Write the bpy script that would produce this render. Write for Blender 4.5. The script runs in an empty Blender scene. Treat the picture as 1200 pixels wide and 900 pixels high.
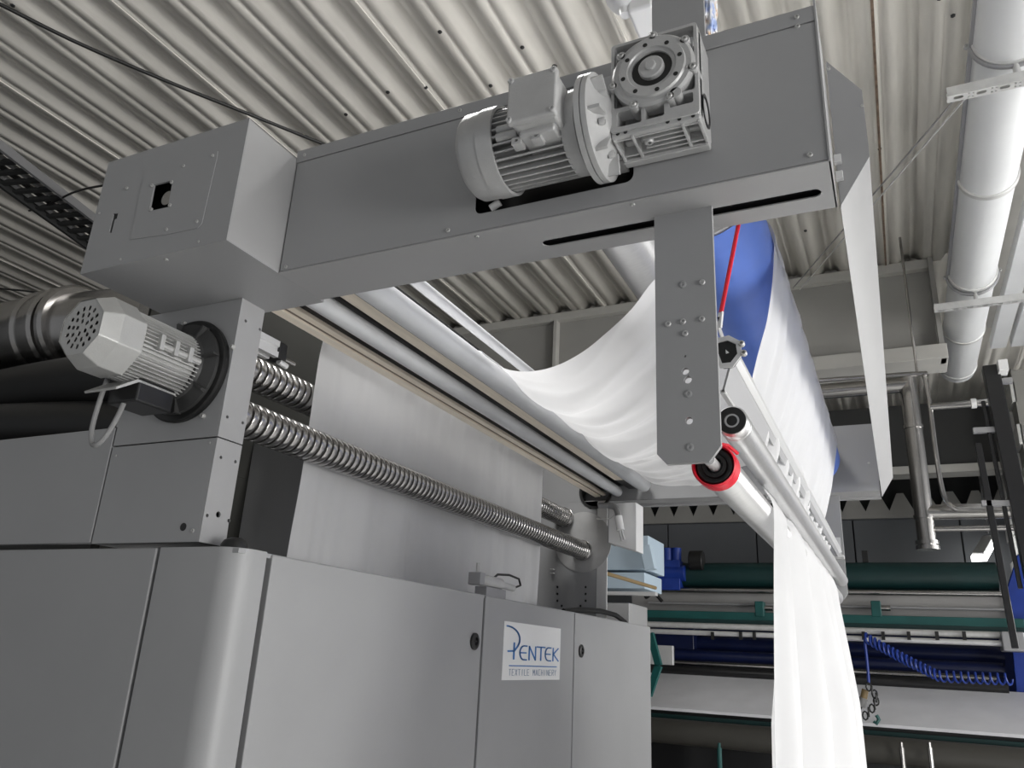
import bpy, math, random
from mathutils import Vector, Matrix, noise
from mathutils.geometry import tessellate_polygon
random.seed(7)
S = bpy.context.scene
COL = S.collection
H = 1.7                                   # eye height: shapes below are written with the eye at (0,0,0), z up
PI = math.pi

# ------------------------------------------------------------------ camera, world, lights, exposure
RC = ((0.90227475, 0.42831097, 0.04949734), (-0.09851031, 0.31654918, -0.94344705), (-0.41975706, 0.84637245, 0.32780738))
FPX = 916.2
cam_d = bpy.data.cameras.new('camera'); cam = bpy.data.objects.new('camera', cam_d); COL.objects.link(cam)
cam_d.sensor_width = 36; cam_d.lens = FPX / 1200 * 36; cam_d.clip_start = 0.02; cam_d.clip_end = 100
mw = Matrix.Identity(4)
for i in range(3):
    mw[i][0] = RC[0][i]; mw[i][1] = -RC[1][i]; mw[i][2] = -RC[2][i]
mw[2][3] = H
cam.matrix_world = mw
S.camera = cam
S.view_settings.view_transform = 'Standard'; S.view_settings.look = 'None'
S.view_settings.gamma = 1; S.view_settings.use_curve_mapping = False
S.view_settings.exposure = 0.26
world = bpy.data.worlds.new('world'); S.world = world; world.use_nodes = True
bg = world.node_tree.nodes['Background']; bg.inputs[0].default_value = (0.95, 0.97, 1.0, 1); bg.inputs[1].default_value = 0.245

def area(name, loc, target, sx, sy, power, col=(1, 1, 1)):
    d = bpy.data.lights.new(name, 'AREA'); d.shape = 'RECTANGLE'; d.size = sx; d.size_y = sy; d.energy = power; d.color = col
    o = bpy.data.objects.new(name, d); COL.objects.link(o)
    o.location = Vector(loc) + Vector((0, 0, H))
    o.rotation_euler = (Vector(target) - Vector(loc)).to_track_quat('-Z', 'Y').to_euler()
    return o
k1 = area('unseen_right_light', (8.0, 3.0, 0.5), (-1.2, 2.6, 0.3), 6.5, 2.6, 130, (1, 0.99, 0.97)); k1.data.spread = math.radians(140)  # main light from the right, its source unseen
k2 = area('unseen_right_light', (7.0, -1.0, -0.5), (-1.2, 2.4, 0.3), 2.4, 2.2, 135, (1, 0.99, 0.97)); k2.data.spread = math.radians(140)  # fill light added low at front right for doors and curtain
k3 = area('added_floor_light', (3.9, 2.4, 2.3), (3.7, 2.4, -1.7), 0.5, 5.0, 250, (1, 0.99, 0.97)); k3.data.spread = math.radians(84)  # added light aimed at the floor, its bounce brightens the undersides
k4 = area('added_overhead_light', (-1.2, 1.95, 2.42), (-1.25, 2.2, .5), 0.9, 0.25, 30, (1, 0.99, 0.97)); k4.data.spread = math.radians(130)  # unseen light added above to brighten the curtain and sagging fabric
k5 = area('added_far_door_light', (3.6, 5.8, 0.3), (-1.2, 3.0, 0.1), 1.6, 1.8, 36, (1, 0.99, 0.97)); k5.data.spread = math.radians(110)  # extra light added to reach the far doors past the fabric

def at(px, py, ax, val):
    """the point where the line of sight through a photograph pixel meets the plane x, y or z = val"""
    c = ((px - 600) / FPX, (py - 450) / FPX, 1.0)
    d = Vector([RC[0][i] * c[0] + RC[1][i] * c[1] + RC[2][i] * c[2] for i in range(3)])
    return d * (val / d[ax])

# ------------------------------------------------------------------ materials
def mat(name, col, rough=0.5, metal=0.0, var=0.0, vscale=6.0, bump=0.0, bscale=80.0, stretch=None, spec=None, emit=None, coat=0):
    m = bpy.data.materials.new(name); m.use_nodes = True
    nt = m.node_tree; b = nt.nodes['Principled BSDF']
    b.inputs['Base Color'].default_value = (*col, 1); b.inputs['Roughness'].default_value = rough; b.inputs['Metallic'].default_value = metal
    if spec is not None: b.inputs['Specular IOR Level'].default_value = spec
    if emit: b.inputs['Emission Color'].default_value = (*emit[:3], 1); b.inputs['Emission Strength'].default_value = emit[3]
    tc = nt.nodes.new('ShaderNodeNewGeometry'); mp = nt.nodes.new('ShaderNodeMapping'); nt.links.new(tc.outputs['Position'], mp.inputs[0])
    if stretch: mp.inputs['Scale'].default_value = stretch
    if var:
        n = nt.nodes.new('ShaderNodeTexNoise'); n.inputs['Scale'].default_value = vscale; n.inputs['Detail'].default_value = 5
        nt.links.new(mp.outputs[0], n.inputs['Vector'])
        r = nt.nodes.new('ShaderNodeMapRange'); r.inputs[1].default_value = 0.3; r.inputs[2].default_value = 0.7
        r.inputs[3].default_value = 1 - var; r.inputs[4].default_value = 1 + var * 0.6; nt.links.new(n.outputs[0], r.inputs[0])
        mx = nt.nodes.new('ShaderNodeMix'); mx.data_type = 'RGBA'; mx.blend_type = 'MULTIPLY'; mx.inputs[0].default_value = 1
        mx.inputs[6].default_value = (*col, 1); nt.links.new(r.outputs[0], mx.inputs[7]); nt.links.new(mx.outputs[2], b.inputs['Base Color'])
    if bump:
        n2 = nt.nodes.new('ShaderNodeTexNoise'); n2.inputs['Scale'].default_value = bscale; n2.inputs['Detail'].default_value = 3
        nt.links.new(mp.outputs[0], n2.inputs['Vector'])
        bp = nt.nodes.new('ShaderNodeBump'); bp.inputs['Strength'].default_value = bump; bp.inputs['Distance'].default_value = 0.004
        nt.links.new(n2.outputs[0], bp.inputs['Height']); nt.links.new(bp.outputs[0], b.inputs['Normal'])
    return m
GREY = mat('machine_grey_paint', (0.34, 0.342, 0.348), 0.42, 0.0, 0.04, 3, 0.05, 400)
PALE = mat('pale_grey_paint', (0.35, 0.35, 0.355), 0.45, 0.0, 0.03, 3, 0.05, 400)
ALU = mat('silver_cast_paint', (0.52, 0.52, 0.52), 0.40, 0.25, 0.10, 14, 0.15, 250)
ALUL = mat('bright_cast_aluminium', (0.50, 0.50, 0.49), 0.38, 0.35, 0.08, 14, 0.12, 250)
STEEL = mat('stainless_steel', (0.42, 0.41, 0.40), 0.24, 1.0, 0.08, 10)
BRUSH = mat('brushed_steel_roller', (0.66, 0.66, 0.66), 0.34, 0.75, 0.06, 30, 0, 80, (1, 6, 1))
SATIN = mat('satin_grey_roller', (0.64, 0.65, 0.67), 0.32, 0.10, 0.05, 12)
EXTR = mat('extruded_aluminium', (0.72, 0.72, 0.72), 0.35, 0.4)
DARKALU = mat('dark_aluminium', (0.36, 0.36, 0.37), 0.4, 0.4)  # darker aluminium tone for flanges, brackets, clamps and bars
BLACK = mat('black_rubber', (0.012, 0.012, 0.012), 0.45)
BLACKP = mat('black_paint', (0.015, 0.015, 0.016), 0.3)
DARK = mat('dark_interior_paint', (0.035, 0.036, 0.036), 0.6)
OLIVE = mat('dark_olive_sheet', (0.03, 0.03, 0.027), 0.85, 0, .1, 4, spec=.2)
CREAM = mat('cream_slat', (0.90, 0.81, 0.69), 0.55, 0, 0.10, 18, 0.1, 100, (4, .4, 4))
CREAMD = mat('cream_slat_groove', (0.24, 0.19, 0.15), 0.6)
def cloth_mat(name, col):
    m = mat(name, col, 0.85, 0, 0.03, 9, 0.25, 900)
    nt = m.node_tree; b = nt.nodes['Principled BSDF']; out = nt.nodes['Material Output']
    tr = nt.nodes.new('ShaderNodeBsdfTranslucent'); tr.inputs[0].default_value = (*col, 1)
    mx = nt.nodes.new('ShaderNodeMixShader'); mx.inputs[0].default_value = 0.36
    nt.links.new(b.outputs[0], mx.inputs[1]); nt.links.new(tr.outputs[0], mx.inputs[2]); nt.links.new(mx.outputs[0], out.inputs[0])
    return m
CLOTH = cloth_mat('white_knit_fabric', (0.83, 0.83, 0.84))
BLUE = mat('glossy_blue_cover', (0.13, 0.25, 0.80), 0.45, 0, 0.10, 5)
RED = mat('red_plastic', (0.70, 0.01, 0.03), 0.4)
DECK = mat('cream_deck_paint', (0.82, 0.79, 0.73), 0.5, 0, 0.22, 3.5, 0.1, 60, (2.2, 0.35, 1))
DECKEDGE = mat('rusty_lap_edge', (0.20, 0.14, 0.10), 0.8, 0, 0.5, 20)
BEAMM = mat('painted_beam', (0.34, 0.335, 0.315), 0.6, 0, 0.10, 2)
BEAML = mat('painted_beam_flange', (0.50, 0.49, 0.46), 0.6, 0, 0.10, 3)
WALLM = mat('grey_wall_panel', (0.20, 0.21, 0.225), 0.7, 0, 0.08, 1)
BRICKW = mat('white_block_wall', (0.72, 0.72, 0.70), 0.8, 0, 0.10, 8, 0.3, 60)
FLOORM = mat('grey_concrete_floor', (0.48, 0.48, 0.47), 0.5, 0, 0.15, 3)
DUCT = mat('galvanised_duct', (0.80, 0.81, 0.82), 0.42, 0.10, 0.06, 2)
GALV = mat('galvanised_strut', (0.66, 0.66, 0.65), 0.45, 0.4, 0.12, 20)
TEAL = mat('teal_paint', (0.008, 0.085, 0.080), 0.45, 0, 0.2, 6)
TEALD = mat('dark_teal_roll_cover', (0.003, 0.030, 0.030), 0.5, 0, 0.2, 3)
NAVY = mat('deep_blue_paint', (0.006, 0.012, 0.06), 0.35, 0, 0.2, 8)
BLUEP = mat('bright_blue_paint', (0.010, 0.04, 0.28), 0.4, 0, 0.2, 8)
PALEBLUE = mat('pale_blue_sheet', (0.45, 0.55, 0.64), 0.5)
WHITE = mat('white_enamel', (0.82, 0.82, 0.82), 0.4)
TABLE = mat('white_printing_blanket', (0.80, 0.80, 0.83), 0.5, 0, 0.05, 6)
LOGOB = mat('logo_blue', (0.035, 0.17, 0.48), 0.4)
LOGOT = mat('logo_greyblue', (0.23, 0.30, 0.42), 0.5)
CABLE = mat('grey_cable', (0.26, 0.26, 0.26), 0.5)
ORANGE = mat('brown_yellow_rod', (0.24, 0.17, 0.08), 0.5)
BROWNR = mat('olive_grey_roller', (0.055, 0.052, 0.045), 0.5)
TUBEL = mat('fluorescent_tube', (1, 1, 1), 0.4, emit=(1, 1, 0.98, 6.0))
def bag_mat():
    m = mat('clear_crumpled_plastic', (0.80, 0.80, 0.82), 0.15)
    nt = m.node_tree; b = nt.nodes['Principled BSDF']
    n = nt.nodes.new('ShaderNodeTexNoise'); n.inputs['Scale'].default_value = 22
    r = nt.nodes.new('ShaderNodeValToRGB'); e = r.color_ramp.elements
    e[0].position = .38; e[0].color = (.35, .45, .75, 1); e[1].position = .62; e[1].color = (.75, .52, .34, 1)
    k = e.new(.5); k.color = (.82, .82, .83, 1)
    g = nt.nodes.new('ShaderNodeNewGeometry'); nt.links.new(g.outputs['Position'], n.inputs['Vector'])
    nt.links.new(n.outputs[0], r.inputs[0]); nt.links.new(r.outputs[0], b.inputs['Base Color'])
    return m
BAG = bag_mat()

# ------------------------------------------------------------------ mesh builder
def frame(d):
    d = Vector(d).normalized()
    a = Vector((0, 0, 1)) if abs(d.z) < 0.9 else Vector((1, 0, 0))
    u = d.cross(a).normalized(); return u, u.cross(d).normalized() * -1, d
class MB:
    def __init__(s): s.v = []; s.f = []; s.m = []; s.k = 0
    def add(s, vs, fs):
        o = len(s.v); s.v += [Vector(p) for p in vs]
        for f in fs: s.f.append([i + o for i in f]); s.m.append(s.k)
        return s
    def box(s, a, b):
        x0, y0, z0 = [min(p, q) for p, q in zip(a, b)]; x1, y1, z1 = [max(p, q) for p, q in zip(a, b)]
        return s.add([(x0,y0,z0),(x1,y0,z0),(x1,y1,z0),(x0,y1,z0),(x0,y0,z1),(x1,y0,z1),(x1,y1,z1),(x0,y1,z1)],
                     [(0,3,2,1),(4,5,6,7),(0,1,5,4),(1,2,6,5),(2,3,7,6),(3,0,4,7)])
    def obox(s, c, ax, ay, az, hx, hy, hz):
        c = Vector(c); ax, ay, az = Vector(ax), Vector(ay), Vector(az)
        P = [c + ax*hx*i + ay*hy*j + az*hz*k for k in (-1, 1) for j, i in ((-1,-1),(-1,1),(1,1),(1,-1))]
        return s.add(P, [(0,3,2,1),(4,5,6,7),(0,1,5,4),(1,2,6,5),(2,3,7,6),(3,0,4,7)])
    def bar(s, p, q, w, h, up=(0, 0, 1)):
        p, q = Vector(p), Vector(q); d = (q - p); L = d.length; d.normalize()
        x = d.cross(Vector(up)).normalized(); z = x.cross(d)
        return s.obox((p + q) / 2, d, x, z, L / 2, w / 2, h / 2)
    def lathe(s, p0, d, prof, n=32, caps=(True, True), rot=0.0, arc=None):
        u, w, d = frame(d); p0 = Vector(p0); vs = []; fs = []
        for t, r in prof:
            for i in range(n):
                a = rot + 2 * PI * i / n; vs.append(p0 + d*t + (u*math.cos(a) + w*math.sin(a)) * r)
        for j in range(len(prof) - 1):
            for i in range(n):
                k = (i + 1) % n; fs.append((j*n+i, (j+1)*n+i, (j+1)*n+k, j*n+k))
        if caps[0]: fs.append(tuple(range(n)))
        if caps[1]: fs.append(tuple((len(prof)-1)*n + i for i in reversed(range(n))))
        return s.add(vs, fs)
    def cyl(s, p, q, r, n=24, r2=None):
        p, q = Vector(p), Vector(q); return s.lathe(p, q - p, [(0, r), ((q - p).length, r if r2 is None else r2)], n)
    def tube(s, pts, r, n=8, closed=False):
        pts = [Vector(p) for p in pts]; vs = []; fs = []; m = len(pts); prev = None
        for i, p in enumerate(pts):
            d = (pts[min(i+1, m-1)] - pts[max(i-1, 0)]).normalized()
            if prev is None: u = frame(d)[0]
            else: u = (prev - d * prev.dot(d)).normalized()
            prev = u; w = d.cross(u)
            for k in range(n):
                a = 2*PI*k/n; vs.append(p + (u*math.cos(a) + w*math.sin(a)) * r)
        for j in range(m - 1):
            for i in range(n):
                k = (i+1) % n; fs.append((j*n+i, j*n+k, (j+1)*n+k, (j+1)*n+i))
        fs.append(tuple(reversed(range(n)))); fs.append(tuple((m-1)*n+i for i in range(n)))
        return s.add(vs, fs)
    def plate(s, o, u, w, outer, t, holes=()):
        """flat plate: outline and holes in (u,w) from o, thickness t along u x w"""
        o, u, w = Vector(o), Vector(u), Vector(w); n = u.cross(w).normalized() * t
        loops = [outer] + list(holes)
        flat = [Vector((p[0], p[1], 0)) for L in loops for p in L]
        tris = tessellate_polygon([[Vector((p[0], p[1], 0)) for p in L] for L in loops])
        N = len(flat); P = [o + u*p.x + w*p.y for p in flat]
        fs = []
        for a, b, c in tris:
            ar = (flat[b]-flat[a]).cross(flat[c]-flat[a]).z
            if abs(ar) < 1e-14: continue
            if ar < 0: a, b, c = c, b, a
            fs.append((a+N, b+N, c+N)); fs.append((c, b, a))
        i0 = 0
        for li, L in enumerate(loops):
            m = len(L); A = sum(L[i][0]*L[(i+1)%m][1]-L[(i+1)%m][0]*L[i][1] for i in range(m))
            ccw = (A > 0) == (li == 0)
            for i in range(m):
                j = (i+1) % m; q = (i0+i, i0+j, i0+j+N, i0+i+N); fs.append(q if ccw else q[::-1])
            i0 += m
        return s.add(P + [p + n for p in P], fs)
    def grid(s, fn, nu, nv):
        vs = [fn(i/nu, j/nv) for j in range(nv+1) for i in range(nu+1)]
        return s.add(vs, [(j*(nu+1)+i, j*(nu+1)+i+1, (j+1)*(nu+1)+i+1, (j+1)*(nu+1)+i) for j in range(nv) for i in range(nu)])
def circ(x, y, r, n=16, ry=None, rot=0):
    return [(x + r*math.cos(rot+2*PI*i/n), y + (ry or r)*math.sin(rot+2*PI*i/n)) for i in range(n)]
def rrect(x0, y0, x1, y1, r, n=5):
    out = []
    for cx, cy, a0 in ((x1-r, y0+r, -PI/2), (x1-r, y1-r, 0), (x0+r, y1-r, PI/2), (x0+r, y0+r, PI)):
        out += [(cx + r*math.cos(a0 + PI/2*i/n), cy + r*math.sin(a0 + PI/2*i/n)) for i in range(n+1)]
    return out
WP = {}
def link(o, loc, parent):
    loc = Vector(loc); WP[o.name] = loc; COL.objects.link(o)
    if parent: o.parent = parent; o.location = loc - WP[parent.name]
    else: o.location = loc + Vector((0, 0, H))
def tag(o, label=None, cat=None, group=None, kind=None):
    if label: o['label'] = label
    if cat: o['category'] = cat
    if group: o['group'] = group
    if kind: o['kind'] = kind
    return o
def thing(name, label, cat, loc, group=None, kind=None):
    o = bpy.data.objects.new(name, None); o.empty_display_size = .05; link(o, loc, None); return tag(o, label, cat, group, kind)
def mesh_of(name, mb, mats, org, ang=32):
    me = bpy.data.meshes.new(name)
    me.from_pydata([tuple(v - org) for v in mb.v], [], mb.f); me.update()
    for m in mats: me.materials.append(m)
    for p, k in zip(me.polygons, mb.m): p.material_index = k
    me.polygons.foreach_set('use_smooth', [True] * len(me.polygons))
    me.set_sharp_from_angle(angle=math.radians(ang)); return me
def make(name, mb, mats, parent=None, label=None, cat=None, group=None, kind=None, bevel=0, ang=32, org=None, seg=2, thick=0):
    if not isinstance(mats, (list, tuple)): mats = [mats]
    if org is None:
        lo = Vector([min(v[i] for v in mb.v) for i in range(3)]); hi = Vector([max(v[i] for v in mb.v) for i in range(3)])
        org = (lo + hi) / 2
        if parent is None: org.z = lo.z
    org = Vector(org)
    o = bpy.data.objects.new(name, mesh_of(name, mb, mats, org, ang)); link(o, org, parent); tag(o, label, cat, group, kind)
    if bevel:
        b = o.modifiers.new('b', 'BEVEL'); b.width = bevel; b.segments = seg; b.limit_method = 'ANGLE'; b.angle_limit = math.radians(40); b.harden_normals = True
    if thick:
        t = o.modifiers.new('t', 'SOLIDIFY'); t.thickness = thick; t.offset = 0
    return o
def box(name, a, b, m, parent=None, bevel=0.002, **k): return make(name, MB().box(a, b), m, parent, bevel=bevel, **k)
def cyl(name, p, q, r, m, parent=None, n=32, bevel=0, **k): return make(name, MB().cyl(p, q, r, n), m, parent, bevel=bevel, **k)
SCREWM = {}
def screw(parent, p, d, r=0.0055, m=None, name='screw', h=0.5):
    m = m or ALUL; d = Vector(d); key = (tuple(d), m.name, h)
    if key not in SCREWM:
        b = MB(); b.lathe((0,0,0), d, [(-.3, 1.0), (h*.6, 1.0), (h, .8), (h, .45), (h*.4, .38)], 12)
        SCREWM[key] = mesh_of('screw', b, [m], Vector((0,0,0)))
    o = bpy.data.objects.new(name, SCREWM[key]); link(o, p, parent); o.scale = (r, r, r); return o
nY, nZ, pX = (0, -1, 0), (0, 0, -1), (1, 0, 0)
X3, Y3, Z3 = Vector((1,0,0)), Vector((0,1,0)), Vector((0,0,1))

# ------------------------------------------------------------------ the setting
ZC = 2.70
t = box('floor', (-8, -3, -1.75), (4.2, 11, -1.70), FLOORM, bevel=0, kind='structure')
wb = thing('wall_back', None, None, (-2, 10, -1.7), kind='structure')
for i in range(9):
    box('wall_panel', (-7 + i*1.1, 10, -1.7), (-7 + i*1.1 + 1.085, 10.1, 1.70), WALLM, wb, 0.006)
box('wall_backing', (-7, 10.06, -1.7), (2.9, 10.1, 1.70), DARK, wb, 0)
box('top_rail', (-7, 9.96, 1.70), (2.9, 10.1, 1.78), WALLM, wb, 0.004)
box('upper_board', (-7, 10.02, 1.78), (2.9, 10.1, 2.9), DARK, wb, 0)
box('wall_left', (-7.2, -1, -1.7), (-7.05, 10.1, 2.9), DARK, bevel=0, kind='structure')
wr = thing('wall_right', None, None, (1.2, 9, -1.7), kind='structure')
mb = MB().box((1.13, 8.0, -1.7), (1.4, 10.05, 3.0)); make('mortar_bed', mb, BEAMM, wr)
me_b = None
for r in range(16):
    for c in range(6):
        y0 = 8.0 + c*0.56 + (0.28 if r % 2 else 0); z0 = -0.4 + r*0.2
        if y0 + .54 > 9.98: continue
        if me_b is None:
            o = make('block', MB().box((1.105, y0, z0), (1.14, y0+.545, z0+.187)), BRICKW, wr, org=(1.12, y0, z0)); me_b = o.data
        else:
            o = bpy.data.objects.new('block', me_b); link(o, (1.12, y0, z0), wr)
# roof deck of trapezoidal sheets
ceil = make('ceiling', MB().box((-7.2, -1.6, ZC+.12), (4.2, 10.1, ZC+.17)), DARK, kind='structure')
PITCH = 0.257; SEAM = 0.115
def deck(x0, y0, y1):
    prof = []
    for r in range(4):
        b = x0 + r*PITCH
        prof += [(b, .0), (b+.045, 0), (b+.052, .008), (b+.060, .008), (b+.067, 0), (b+.112, 0), (b+.150, .046), (b+.176, .046), (b+.182, .040), (b+.190, .040), (b+.196, .046), (b+.219, .046)]
    prof += [(x0 + 4*PITCH, 0), (x0 + 4*PITCH + .03, -.003)]
    m = MB(); n = len(prof)
    vs = [(x, y, ZC + z) for y in (y0, y1) for x, z in prof]
    m.add(vs, [(i, n+i, n+i+1, i+1) for i in range(n-1)])
    m.k = 0; xe = x0 + 4*PITCH + .03
    m.box((xe-.006, y0, ZC-.006), (xe+.003, y1, ZC)); m.k = 0
    return m
for y0, y1 in ((-1.6, 5.52), (5.52, 10.1)):
    pm = None
    for i in range(-7, 2):
        x0 = SEAM + i*4*PITCH
        if pm is None:
            o = make('deck_sheet', deck(x0, y0, y1), [DECK, DECKEDGE], ceil, org=(x0, y0, ZC), thick=.0012, ang=20); pm = o.data
        else:
            o = bpy.data.objects.new('deck_sheet', pm); link(o, (x0, y0, ZC), ceil)
            md = o.modifiers.new('t', 'SOLIDIFY'); md.thickness = .0012; md.offset = 0
mb = MB()
for i in range(90):
    r = random.randint(-16, 5); y = random.uniform(.3, 5.3); x = SEAM + r*PITCH + random.choice((.03, .085))
    mb.lathe((x, y, ZC), nZ, [(0, .011), (.006, .010), (.010, .005)], 6)
make('deck_screw', mb, BLACKP, ceil, kind='stuff')
box('rusty_lap_strip', (SEAM+.024, -1.6, ZC-.010), (SEAM+.036, 5.5, ZC-.002), DECKEDGE, ceil, 0)
# roof beam along x
bm = thing('trim_1', None, None, (-2, 5.55, 2.0), kind='structure')
box('web', (-7, 5.52, 2.05), (.40, 5.60, 2.70), BEAMM, bm, 0.004)
box('upper_flange', (-7, 5.46, 2.63), (.40, 5.52, 2.70), BEAML, bm, 0.003)
box('lower_flange', (-7, 5.40, 1.95), (.44, 5.70, 2.05), BEAML, bm, 0.004)
make('end_stiffener', MB().plate((.40, 5.44, 0), (0,1,0), (0,0,1), [(0.08, 1.95), (.08, 2.70), (0, 2.70), (-.02, 1.95)], .03), BEAMM, bm)
for x in (-2.35, -4.4): box('stiffener', (x, 5.45, 2.05), (x+.03, 5.52, 2.64), BEAML, bm, 0.003)
bm2 = thing('trim_2', None, None, (-2, 8.5, 1.7), kind='structure')
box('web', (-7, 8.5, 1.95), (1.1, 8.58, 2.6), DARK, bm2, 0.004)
box('lower_flange', (-7, 8.42, 1.87), (1.1, 8.66, 1.95), BEAML, bm2, 0.004)

# ------------------------------------------------------------------ base cabinet
ZT = 0.188; CX = -1.239; CY0 = 1.248; CY1 = 4.35
cab = thing('machine_cabinet', 'large light grey machine cabinet with flush doors and a rounded corner post', 'machine', (-2.2, 2.8, -1.7))
make('carcass', MB().box((-3.2, CY0+.03, -1.7), (CX-.03, CY1-.01, ZT-.015)), BLACKP, cab)
box('front_panel', (-3.2, CY0, -1.7), (-1.478, CY0+.03, ZT), GREY, cab, 0.004)
R = .055; prof = [(-1.466, CY0+.03), (-1.466, CY0)]
prof += [(CX - R + R*math.sin(a), CY0 + R - R*math.cos(a)) for a in [PI/2*i/8 for i in range(9)]]
prof += [(CX, 1.338), (CX-.03, 1.338)]
make('corner_post', MB().plate((0, 0, -1.7), X3, Y3, prof, ZT+1.7), GREY, cab, bevel=.0015, ang=25)
box('top_plate', (-3.2, CY0+.01, ZT-.012), (CX-.006, CY1, ZT-.002), GREY, cab, .001)
def door(y0, y1, lock):
    d = box('door', (CX-.03, y0, -1.6), (CX, y1, ZT-.004), GREY, cab, 0.003)
    if lock:
        L = MB(); L.lathe((CX, lock[0], lock[1]), pX, [(0, .026), (.006, .026), (.009, .021), (.009, .013), (.003, .012)], 24)
        L.box((CX+.003, lock[0]-.008, lock[1]-.002), (CX+.008, lock[0]+.008, lock[1]+.002)); make('door_lock', L, BLACK, d)
    return d
door(1.356, 2.374, (2.322, .037)); d2 = door(2.388, 3.203, None); door(3.215, CY1, (3.285, .033))
# sticker with its lettering (flat print on a flat plate)
sg = box('sign_plate', (CX, 2.535, -.080), (CX+.0015, 3.052, .112), WHITE, cab, 0, label='white plate with blue company lettering and a thin blue rule')
SX = CX + .0022; SW = .517; SH = .192; SY = 2.535; SZ = -.080
def stroke(m, pts, w, closed=False):
    for a, b in zip(pts, pts[1:]):
        a, b = Vector((a[0], a[1])), Vector((b[0], b[1])); d = b - a
        if d.length < 1e-6: continue
        d.normalize(); n = Vector((-d.y, d.x)) * w / 2; e = d * w * .3
        q = [a - e + n, a - e - n, b + e - n, b + e + n]
        m.add([(SX, SY + p.x*SW, SZ + p.y*SH) for p in [Vector((c.x, c.y)) for c in q]], [(0, 1, 2, 3)])
def arc(cx, cy, rx, ry, a0, a1, n=10): return [(cx + rx*math.cos(math.radians(a0+(a1-a0)*i/n)), cy + ry*math.sin(math.radians(a0+(a1-a0)*i/n))) for i in range(n+1)]
m = MB(); W_ = .030
def sc(pts): return pts
big = [  # x, y in plate fractions
    [(.165, .36), (.165, .64)], arc(.045, .70, .205, .22, 92, -30, 14) + [(.17, .50), (.07, .49)]]
y0, y1 = .355, .60
def E_(x, w): return [arc(x+w*.55, (y0+y1)/2, w*.55, (y1-y0)/2, 90, 270, 8) + [(x+w, y0)], [(x, (y0+y1)/2), (x+w*.9, (y0+y1)/2)], [(x+w*.55, y1), (x+w, y1)]]
for L_, w_ in ((big, .028), (E_(.262, .115), .025), ([[(.418, y0), (.418, y1), (.528, y0), (.528, y1)]], .025), ([[(.552, y1), (.70, y1)], [(.626, y1), (.626, y0)]], .025), (E_(.705, .11), .025), ([[(.855, y0), (.855, y1)], [(.955, y1), (.862, .485), (.962, y0)]], .025)):
    m = MB()
    for s_ in L_: stroke(m, s_, w_)
    make('letter', m, LOGOB, sg)
m = MB(); stroke(m, [(.10, .245), (.93, .245)], .018); make('rule', m, LOGOB, sg)
GL = {'T': [[(0,1),(1,1)],[(.5,1),(.5,0)]], 'E': [[(1,1),(0,1),(0,0),(1,0)],[(0,.5),(.8,.5)]], 'X': [[(0,0),(1,1)],[(0,1),(1,0)]], 'I': [[(.5,0),(.5,1)]],
      'L': [[(0,1),(0,0),(1,0)]], 'M': [[(0,0),(0,1),(.5,.4),(1,1),(1,0)]], 'A': [[(0,0),(.5,1),(1,0)],[(.2,.35),(.8,.35)]], 'C': [[(1,1),(0,1),(0,0),(1,0)]],
      'H': [[(0,0),(0,1)],[(1,0),(1,1)],[(0,.5),(1,.5)]], 'N': [[(0,0),(0,1),(1,0),(1,1)]], 'R': [[(0,0),(0,1),(1,1),(1,.5),(0,.5)],[(.5,.5),(1,0)]], 'Y': [[(0,1),(.5,.5),(1,1)],[(.5,.5),(.5,0)]]}
m = MB(); x = .10
for ch in 'TEXTILE MACHINERY':
    if ch != ' ':
        for s_ in GL[ch]: stroke(m, [(x + p[0]*.030, .08 + p[1]*.105) for p in s_], .0085)
    x += .0495
make('small_lettering', m, LOGOT, sg, kind='stuff')
# sensor sitting on the cabinet edge
sn = thing('limit_switch', 'small limit switch with a looped cable on the cabinet top edge beside the fabric', 'switch', (-1.27, 2.42, ZT))
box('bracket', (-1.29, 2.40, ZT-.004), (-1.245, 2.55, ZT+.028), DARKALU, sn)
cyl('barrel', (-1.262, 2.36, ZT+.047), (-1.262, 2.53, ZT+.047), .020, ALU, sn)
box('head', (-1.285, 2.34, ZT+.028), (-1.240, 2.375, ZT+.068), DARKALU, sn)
cyl('plunger', (-1.262, 2.36, ZT+.06), (-1.262, 2.36, ZT+.10), .006, ALU, sn, n=12)
cyl('connector', (-1.262, 2.53, ZT+.047), (-1.262, 2.64, ZT+.043), .012, ALU, sn, n=16)
make('switch_cable', MB().tube([(-1.262, 2.60, ZT+.05), (-1.262, 2.66, ZT+.048), (-1.265, 2.71, ZT+.06), (-1.268, 2.70, ZT+.082), (-1.27, 2.62, ZT+.088), (-1.272, 2.53, ZT+.080), (-1.27, 2.50, ZT+.066)], .004, 8), BLACK, sn)
make('cable', MB().tube([(-1.32, 3.28, ZT+.005), (-1.29, 3.40, ZT+.02), (-1.27, 3.62, ZT+.030), (-1.265, 3.82, ZT+.026), (-1.27, 3.98, ZT+.004), (-1.30, 4.1, ZT+.002)], .012, 8), BLACK,
     label='black cables lying along the far end of the cabinet top', cat='cable')
make('rubber_stop', MB().lathe((-1.30, 1.30, ZT), (0,0,1), [(0, .030), (.010, .030), (.020, .024), (.026, .012)], 20), BLACK, label='black rubber stop on the cabinet corner below the column', cat='bumper')

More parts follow.
